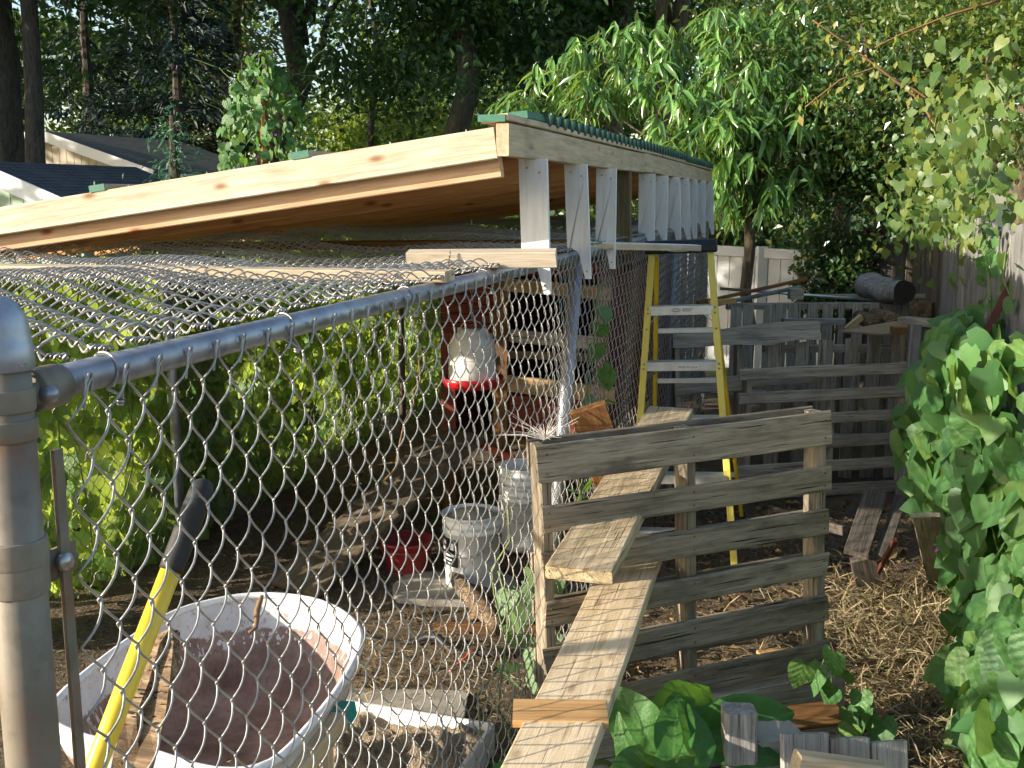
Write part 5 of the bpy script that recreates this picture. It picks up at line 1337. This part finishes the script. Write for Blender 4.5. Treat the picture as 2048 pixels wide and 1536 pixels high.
for i9, (px, d, w, zc, zr, nn) in enumerate(((300, 17, 1.0, .9, 1.0, 2200), (440, 18, 1.1, .9, 1.0, 2200), (590, 17, 1.1, .9, 1.0, 2200), (740, 18, 1.1, .9, 1.0, 2200), (890, 17, 1.1, .9, 1.0, 2200), (1020, 16, 1.0, .9, 1.0, 2200), (720, 28, 1.5, 3.0, 1.9, 3200), (835, 29, 1.5, 3.0, 1.8, 3200))):
    g9 = np.random.default_rng(90 + i9); c9 = pd(px, d, zc); dv = nrm(g9.normal(size=(nn, 3))) * (g9.random(nn) ** .4)[:, None]
    P9 = np.array(tuple(c9)) + dv * np.array([w, w * .6, zr]); P9[:, 2] = np.maximum(P9[:, 2], .05)
    t9 = thing('sunlit_bush', ('first', 'second', 'third', 'fourth', 'fifth', 'sixth')[i9] + ' sunlit bush from the left on the lawn seen below the roof' if i9 < 6 else ('tall bright bush in the gap left of the slender trunk', 'tall bright bush in the gap right of the slender trunk')[i9 - 6], 'bush', (c9.x, c9.y, 0), 'sunlit bushes beyond the kennel')
    MB().tube([(c9.x, c9.y, 0), (c9.x, c9.y, zc)], .04, 7).build('stem', M['bark'], t9)
    f9 = ob('foliage', cloud_mesh('foliage', OVAL, P9, g9.normal(size=(nn, 3)) + (0, 0, -.3), g9.normal(size=(nn, 3)) * .6 + (-.2, -.5, .6), .16 * g9.uniform(.6, 1.3, nn)), L['lit'], t9); f9['kind'] = 'stuff'
# ------------------------------------------------------------------ fruit tree with long drooping leaves
def peach():
    g = np.random.default_rng(5)
    base = pd(1492, 10.6); t = thing('fruit_tree', 'fruit tree with long drooping glossy leaves above the kennel roof end', 'tree', base)
    mb = MB(); fork = np.array(tuple(pd(1488, 10.6, 1.75)))
    mb.tube(wob(base, fork, 6, .06), np.linspace(.065, .05, 6), 10)
    # crown shape given as blobs (px, py, depth, radius m)
    blobs = [(1085, 225, 10.8, .26), (1130, 170, 10.9, .30), (1190, 215, 10.4, .30), (1205, 120, 11.0, .34), (1270, 180, 10.5, .32), (1290, 95, 11.0, .32), (1345, 150, 10.8, .34), (1370, 235, 10.2, .36), (1400, 75, 11.0, .30), (1440, 130, 10.6, .36), (1455, 205, 10.2, .38), (1470, 60, 10.9, .26), (1520, 110, 10.8, .30), (1540, 190, 10.3, .36), (1575, 60, 11.0, .28), (1600, 140, 10.7, .28), (1420, 285, 10.1, .36), (1490, 275, 10.0, .34), (1560, 270, 10.2, .34), (1625, 225, 10.4, .28), (1650, 290, 10.2, .26), (1690, 280, 10.3, .20), (1480, 355, 10.2, .28), (1440, 345, 10.3, .24), (1520, 400, 10.3, .22), (1025, 235, 10.9, .16), (1470, 420, 10.5, .2), (1570, 370, 10.3, .22)]
    P_, Yd, Nn, Sz = [], [], [], []
    for (px, py, d, r_) in blobs:
        c = np.array(tuple(D(px, py, d)))
        mb.tube(wob(fork, c, 7, .18), np.linspace(.022, .006, 7), 6)
        for k in range(int(34 * (r_ / .5) ** 2) + 5):
            q = c + nrm(g.normal(size=3)) * r_ * g.random() ** .4 * np.array([1, 1, .75])
            out = nrm(q - c + np.array([0, 0, .25])) * .5; tip = q + out * .22 + np.array([0, 0, .05])
            mb.tube(np.stack([q - out * .25, q, tip]), [.006, .004, .002], 4, False)
            m = g.integers(7, 11)
            for j in range(m):
                f = g.random(); a = g.random() * 6.283
                P_.append(q + (tip - q) * f); dv = np.array([math.cos(a), math.sin(a), 0]) * .5 + out * .55 + np.array([0, 0, -.2 - .9 * g.random()])
                Yd.append(dv); Nn.append(np.array([0, 0, 1]) + dv * .8 + g.normal(size=3) * .35); Sz.append(g.uniform(.13, .28))
    mb.build('trunk', M['barklit'], t, True)
    leaves(t, T_lance(.45, .095), np.array(P_), np.array(Yd), np.array(Nn), np.array(Sz), L['peach'], 300)
peach()
# ------------------------------------------------------------------ vine with hearts on the alley fence
def heart_vine(name, label, P_, mat, nobj=300, size=(.08, .14), out=(-.7, -.55, .45), down=.9, stems=(), seed=1, spread=.45, cat='vine', flowers=0, tmpl=HEART):
    g = np.random.default_rng(seed); P_ = np.asarray(P_, float); n = len(P_)
    t = thing(name, label, cat, (P_[:, 0].mean(), P_[:, 1].mean(), 0))
    yd = g.normal(size=(n, 3)) * .45 + np.array([0, 0, -down]); no = np.array(out) + g.normal(size=(n, 3)) * spread
    leaves(t, tmpl, P_, yd, no, g.uniform(*size, n), mat, nobj)
    for s in stems: MB().tube(wob(s[0], s[1], 9, .12), .004, 5).build('stem', M['stem'], t, True)
    for i in range(flowers):
        p = P_[g.integers(0, n)] + np.array(out) * .06
        MB().lathe([(.003, 0), (.005, .012), (.013, .022)], (0, 0, 0), 8).build('flower', M['purple'], t, True, Matrix.Translation(V(p)) @ Matrix.Rotation(1.9, 4, 'X'))
    return t
g_ = np.random.default_rng(21)
n = 1250; y = g_.uniform(2.75, 5.4, n); z = np.where(y > 3.9, 1.42, 1.2) * g_.random(n) ** .8
front = np.where(y < 4.0, .56, .49) - .10 * np.sin(z * 4 + y * 2) + np.where(z < .35, .1, 0) + .12 * np.clip(z - .8, 0, 1)
x = front + np.abs(g_.normal(size=n)) * .10
heart_vine('heart_leaf_vine', 'thick bank of large heart shaped vine leaves along the alley fence', np.stack([x, y, z + .03], -1), L['vine'], 300, (.08, .145), flowers=5, seed=4, stems=[(V((.74, 3 + .4 * i, 0)), V((.76, 3.2 + .4 * i, 1.2))) for i in range(6)])
n = 900; y = g_.uniform(5.5, 9.2, n); x = .78 + g_.normal(size=n) * .16; z = 1.74 + .95 * g_.random(n) ** 1.2 - .45 * (g_.random(n) < .2) * g_.random(n) + .05 * np.sin(y * 6)
heart_vine('fence_top_vine', 'sunlit small leaved vines spilling over the top of the board fence', np.stack([x, y, z], -1), L['fenceleaf'], 300, (.04, .08), seed=5, stems=[(V((.84, 5.5 + .5 * i, 1.6)), V((.76, 5.8 + .5 * i, 2.5))) for i in range(7)], spread=.6)
n = 70; y = g_.uniform(4.9, 6.0, n); x = .82 + g_.normal(size=n) * .02; z = g_.uniform(.9, 1.75, n)
heart_vine('thin_vine', 'thin vine climbing the grey fence boards beside the iron strap', np.stack([x, y, z], -1), L['vine'], 70, (.05, .09), out=(-.9, -.4, .3), seed=6, stems=[(V((.83, 5.1, .8)), V((.83, 5.4, 1.7))), (V((.83, 5.5, .8)), V((.82, 5.8, 1.75)))])
# leaves in front of the pallet corner
P_ = [tuple(D(px, py, 3.45 + .1 * random.random())) for px, py in ((1668, 1305), (1640, 1335), (1690, 1340), (1665, 1372), (1722, 1385), (1695, 1420), (1740, 1420), (1765, 1440), (1700, 1452), (1610, 1328))]
heart_vine('pallet_vine', 'small vine with a few heart leaves at the corner of the front pallet', P_, L['vine'], 50, (.075, .115), out=(-.2, -.8, .5), seed=7, stems=[(D(1650, 1325, 3.55), D(1720, 1440, 3.55))])
# pale leaves on the near chain link, low down
P_ = []
for k in range(34):
    px = random.uniform(1015, 1108); py = random.uniform(1120, 1380)
    q = onx(px, py, FX - .03 - random.random() * .05); P_.append(tuple(q))
heart_vine('mesh_vine', 'pale sunlit vine leaves inside the chain link beside the pallet', P_, L['pale'], 60, (.07, .12), out=(-.2, -.9, .35), seed=8, stems=[(V((-1.0, 3.3, 0)), V((-1.0, 3.5, .9))), (V((-1.0, 3.45, 0)), V((-.99, 3.35, .7)))])
P_ = [tuple(onx(px, py, FX + .05)) for px, py in ((1195, 690), (1205, 735), (1212, 745), (1190, 800), (1215, 800), (1208, 615), (1200, 650), (1150, 985), (1165, 1000), (1175, 965), (1110, 1100), (1120, 1110))]
heart_vine('mesh_vine', 'few dark vine leaves climbing the chain link near the leaning timber', P_, L['vine'], 40, (.07, .11), out=(.5, -.8, .35), seed=9, stems=[(onx(1165, 1000, FX + .05), onx(1205, 560, FX + .05))])
# far side of the kennel: large backlit leaves, then a finer hanging mass
n = 1000; y = g_.uniform(3.5, 5.6, n); z = 1.62 * g_.random(n); x = BX - .08 - np.abs(g_.normal(size=n)) * .13
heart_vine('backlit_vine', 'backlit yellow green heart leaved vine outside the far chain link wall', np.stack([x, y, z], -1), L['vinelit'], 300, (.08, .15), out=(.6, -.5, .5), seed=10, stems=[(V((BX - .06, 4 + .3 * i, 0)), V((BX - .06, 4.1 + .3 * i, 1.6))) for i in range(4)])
n = 8800; y = g_.uniform(5.2, 10.0, n); z = 2.0 * g_.random(n) ** .85; x = BX - .06 - np.abs(g_.normal(size=n)) * .17
keep_ = np.sin(y * 5 + 1.5 * np.sin(z * 4)) + np.sin(z * 7 + y * 2) + g_.normal(size=n) * .7 > -.7
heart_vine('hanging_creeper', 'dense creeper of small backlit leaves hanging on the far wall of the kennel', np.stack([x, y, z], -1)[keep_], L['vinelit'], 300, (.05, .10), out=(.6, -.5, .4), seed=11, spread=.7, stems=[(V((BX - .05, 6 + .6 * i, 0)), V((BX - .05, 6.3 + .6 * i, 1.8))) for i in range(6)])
n = 1100; y = g_.uniform(4.2, 10.5, n); z = g_.uniform(0, .5, n); x = BX - .8 - np.abs(g_.normal(size=n)) * .5
P2 = np.stack([g_.uniform(-4.6, -3.95, 520), g_.uniform(4.6, 5.8, 520), 1.35 * g_.random(520)], -1)
heart_vine('shrub', 'dark shrub added to block the sun behind the creeper near the far post', P2, L['bush'], 0, (.10, .19), out=(.6, -.5, .4), seed=22, cat='shrub', stems=[(V((-4.2, 5.2, 0)), V((-4.2, 5.3, 1.5)))])  # added sun blocker that darkens this stretch of the creeper
heart_vine('shrub_row', 'low leafy shrubs growing behind the creeper wall', np.stack([x, y, z], -1), L['bush'], 0, (.10, .2), out=(.6, -.5, .4), seed=12, cat='shrubs')
# vine covered pole beyond the roof
n = 900; h = g_.random(n); rr = .56 * np.sqrt(np.clip(1 - h ** 4, .03, 1)) * (.78 + .22 * np.sin(h * 3.1)) * g_.random(n) ** .3; a = g_.random(n) * 6.283; c = pd(548, 12.0)
P_ = np.stack([c.x + rr * np.cos(a), c.y + rr * np.sin(a), 1.2 + 2.25 * h - .3 * (rr > .42) * g_.random(n)], -1)
t = heart_vine('vine_covered_pole', 'tall pole overgrown with heart leaves and small purple flowers beyond the roof', P_, L['vine'], 300, (.07, .125), out=(-.4, -.8, .3), seed=13, flowers=40, cat='plant')
MB().tube([(c.x, c.y, 0), (c.x, c.y, 3.3)], .05, 8).build('pole', M['brown'], t)
for i in range(12):
    a = random.random() * 6.28; p = V((c.x + .35 * math.cos(a), c.y + .35 * math.sin(a), 2.7 + .6 * random.random()))
    MB().tube(wob(p, p + V((.35 * math.cos(a), .35 * math.sin(a), random.uniform(.05, .35))), 5, .1), .004, 4).build('tendril', M['stem'], t)
# arching vine with yellowing leaves high in front of the trees
def arch(label, pts, d, nlf, seed):
    g = np.random.default_rng(seed); t = thing('arching_vine', label, 'vine', D(*pts[-1], d))
    q = [D(x, y, d) for x, y in pts]; path = []
    for a, b_ in zip(q, q[1:]): path += [a.lerp(b_, k / 4) for k in range(4)]
    path.append(q[-1]); MB().tube(path, np.linspace(.006, .012, len(path)), 6).build('stem', M['twig'], t, True)
    P_ = np.array([tuple(path[i]) for i in g.integers(0, len(path), nlf)]) + g.normal(size=(nlf, 3)) * .06
    leaves(t, T_oval(.28, .3), P_, g.normal(size=(nlf, 3)) * .5 + (0, 0, -1), g.normal(size=(nlf, 3)) * .5 + (-.5, -.7, .3), g.uniform(.05, .10, nlf), L['yellowleaf'], 300)
arch('arching vine stem with yellow leaves bending down to the fruit tree', [(1610, 215), (1680, 160), (1750, 135), (1830, 180), (1900, 230), (1980, 330)], 8.4, 60, 1)
arch('thin vine stem with yellow leaves crossing in front of the grey trunk', [(1625, 40), (1690, 85), (1750, 130), (1840, 200), (1900, 300)], 8.2, 50, 2)
arch('bare twig slanting up across the grey trunk with few leaves', [(1750, 95), (1800, 70), (1900, 30), (2000, 0)], 8.3, 24, 3)
# ------------------------------------------------------------------ comfrey-like plant with big leaves in the foreground
def comfrey():
    base = onz(1310, 1600, 0) + V((0, .05, 0)); t = thing('broad_leaf_plant', 'large leaved green plant in the foreground beside the pale plank', 'plant', base)
    tm = T_broad()
    spec = [  # stem end (px,py,depth), tip (px,py,depth), length factor, normal
        ((1330, 1520, 3.00), (1222, 1385, 3.05), (-.3, -.8, .45)),
        ((1300, 1470, 3.15), (1448, 1340, 3.35), (-.2, -.85, .55)),
        ((1320, 1480, 3.05), (1450, 1352, 3.2), (.0, -.85, .55)),
        ((1395, 1470, 3.12), (1572, 1430, 3.05), (.1, -.9, .5)),
        ((1345, 1545, 2.85), (1352, 1372, 2.98), (-.25, -.95, .2)),
        ((1400, 1545, 2.85), (1395, 1392, 2.95), (.3, -.95, .25)),
        ((1320, 1530, 2.8), (1240, 1525, 2.70), (0, -.45, .9)),
        ((1330, 1525, 2.8), (1350, 1520, 2.62), (0, -.5, .9)),
        ((1090, 1520, 3.0), (955, 1545, 2.95), (-.1, -.35, .95)),
        ((1290, 1560, 2.9), (1225, 1480, 2.85), (-.6, -.7, .3)),
        ((1405, 1500, 3.0), (1540, 1500, 2.9), (.3, -.7, .6)),
        ((1350, 1545, 2.95), (1300, 1395, 3.1), (-.4, -.85, .3)),
        ((1370, 1500, 3.2), (1405, 1370, 3.4), (.2, -.8, .5)),
    ]
    me = mesh_np('leaf', *tm, True); me.materials.append(L['comfrey'])
    me2 = mesh_np('leaf', *T_broad(6, .34, .25), True); me2.materials.append(L['comfrey'])
    for i, (a, b_, no) in enumerate(spec):
        p, q = D(*a), D(*b_); yv = q - p; n_ = RT * no[0] + FH * no[1] + Z * no[2]
        x, y, nn = leaf_axes(np.array([tuple(yv)]), np.array([tuple(n_)])); s = yv.length * 1.06
        Mx = Matrix([[x[0, k] * s, y[0, k] * s, nn[0, k] * s, p[k]] for k in range(3)] + [[0, 0, 0, 1]])
        put(bpy.data.objects.new('leaf', me2 if i in (0, 3, 6, 7) else me), t, Mx)
        MB().tube([base, (base + p) / 2 + V((0, 0, .05)), p], [.01, .008, .006], 6).build('leaf_stalk', M['stem'], t, True)
comfrey()
# ------------------------------------------------------------------ straw and litter
def straw(name, label, pos, ln, seed, flat=.25):
    g = np.random.default_rng(seed); n = len(pos)
    yd = g.normal(size=(n, 3)) * np.array([1, 1, flat]); no = g.normal(size=(n, 3)) * .5 + (0, 0, 1)
    tv = np.array([(-.016, 0, 0), (.016, 0, 0), (.022, .5, .09), (-.022, .5, .09), (.012, 1, 0), (-.012, 1, 0)]); tq = np.array([(0, 1, 2, 3), (3, 2, 4, 5)])
    o = ob(name, cloud_mesh(name, (tv, tq), pos, yd, no, g.uniform(*ln, n)), L['straw']); o['kind'] = 'stuff'; o['label'] = label; o['category'] = 'straw'
n = 26000; x = g_.uniform(-3.2, -.98, n); y = g_.uniform(2.4, 6.2, n)
w_ = np.exp(-((x + 1.4) / .8) ** 2 - ((y - 3.95) / .45) ** 2) + .14; k_ = g_.random(n) < w_
straw('straw_litter', 'wood shavings and straw strewn over the kennel floor', np.stack([x, y, .012 + gz(x, y) + .01 * g_.random(n)], -1)[k_], (.02, .065), 1)
n = 8500; x = .48 + g_.normal(size=n) * .30; y = 4.55 + g_.normal(size=n) * .45
zz = .10 * np.exp(-(((x - .5) / .42) ** 2 + ((y - 4.6) / .55) ** 2))
straw('straw_heap', 'heap of dry pulled up plants and straw on the alley ground', np.stack([x, y, zz + .015 + .05 * g_.random(n)], -1), (.03, .14), 2, .45)
n = 3000; x = g_.uniform(-.85, .85, n); y = g_.uniform(2.6, 6.8, n)
straw('dry_litter', 'scattered dry stems and leaf litter over the alley soil', np.stack([x, y, .012 + gz(x, y) + .01 * g_.random(n)], -1), (.04, .10), 3)
n = 1400; x = g_.uniform(-.85, .85, n); y = g_.uniform(2.6, 7.0, n)
o = ob('leaf_litter', cloud_mesh('leaf_litter', T_oval(.3, .5), np.stack([x, y, .015 + gz(x, y) + .02 * g_.random(n) + .10 * np.exp(-(((x - .5) / .42) ** 2 + ((y - 4.6) / .55) ** 2))], -1), g_.normal(size=(n, 3)) * (1, 1, .3), g_.normal(size=(n, 3)) * .4 + (0, 0, 1), g_.uniform(.025, .07, n)), L['litter']); o['kind'] = 'stuff'; o['label'] = 'brown fallen leaves lying on the alley soil'; o['category'] = 'leaf litter'
n = 2600; x = np.concatenate([g_.uniform(-3.2, -1.0, n // 2), g_.uniform(-.85, .85, n // 2)]); y = g_.uniform(2.3, 7.0, n)
OCT = (np.array([(1, 0, 0), (-1, 0, 0), (0, 1, 0), (0, -1, 0), (0, 0, .7), (0, 0, -.7)], float), np.array([(0, 2, 4), (2, 1, 4), (1, 3, 4), (3, 0, 4), (2, 0, 5), (1, 2, 5), (3, 1, 5), (0, 3, 5)]))
o = ob('soil_clods', cloud_mesh('soil_clods', OCT, np.stack([x, y, .006 + gz(x, y)], -1), g_.normal(size=(n, 3)), g_.normal(size=(n, 3)), .004 + .016 * g_.random(n) ** 3), M['dirt']); o['kind'] = 'stuff'; o['label'] = 'crumbs and clods of brown soil on the ground'; o['category'] = 'soil'
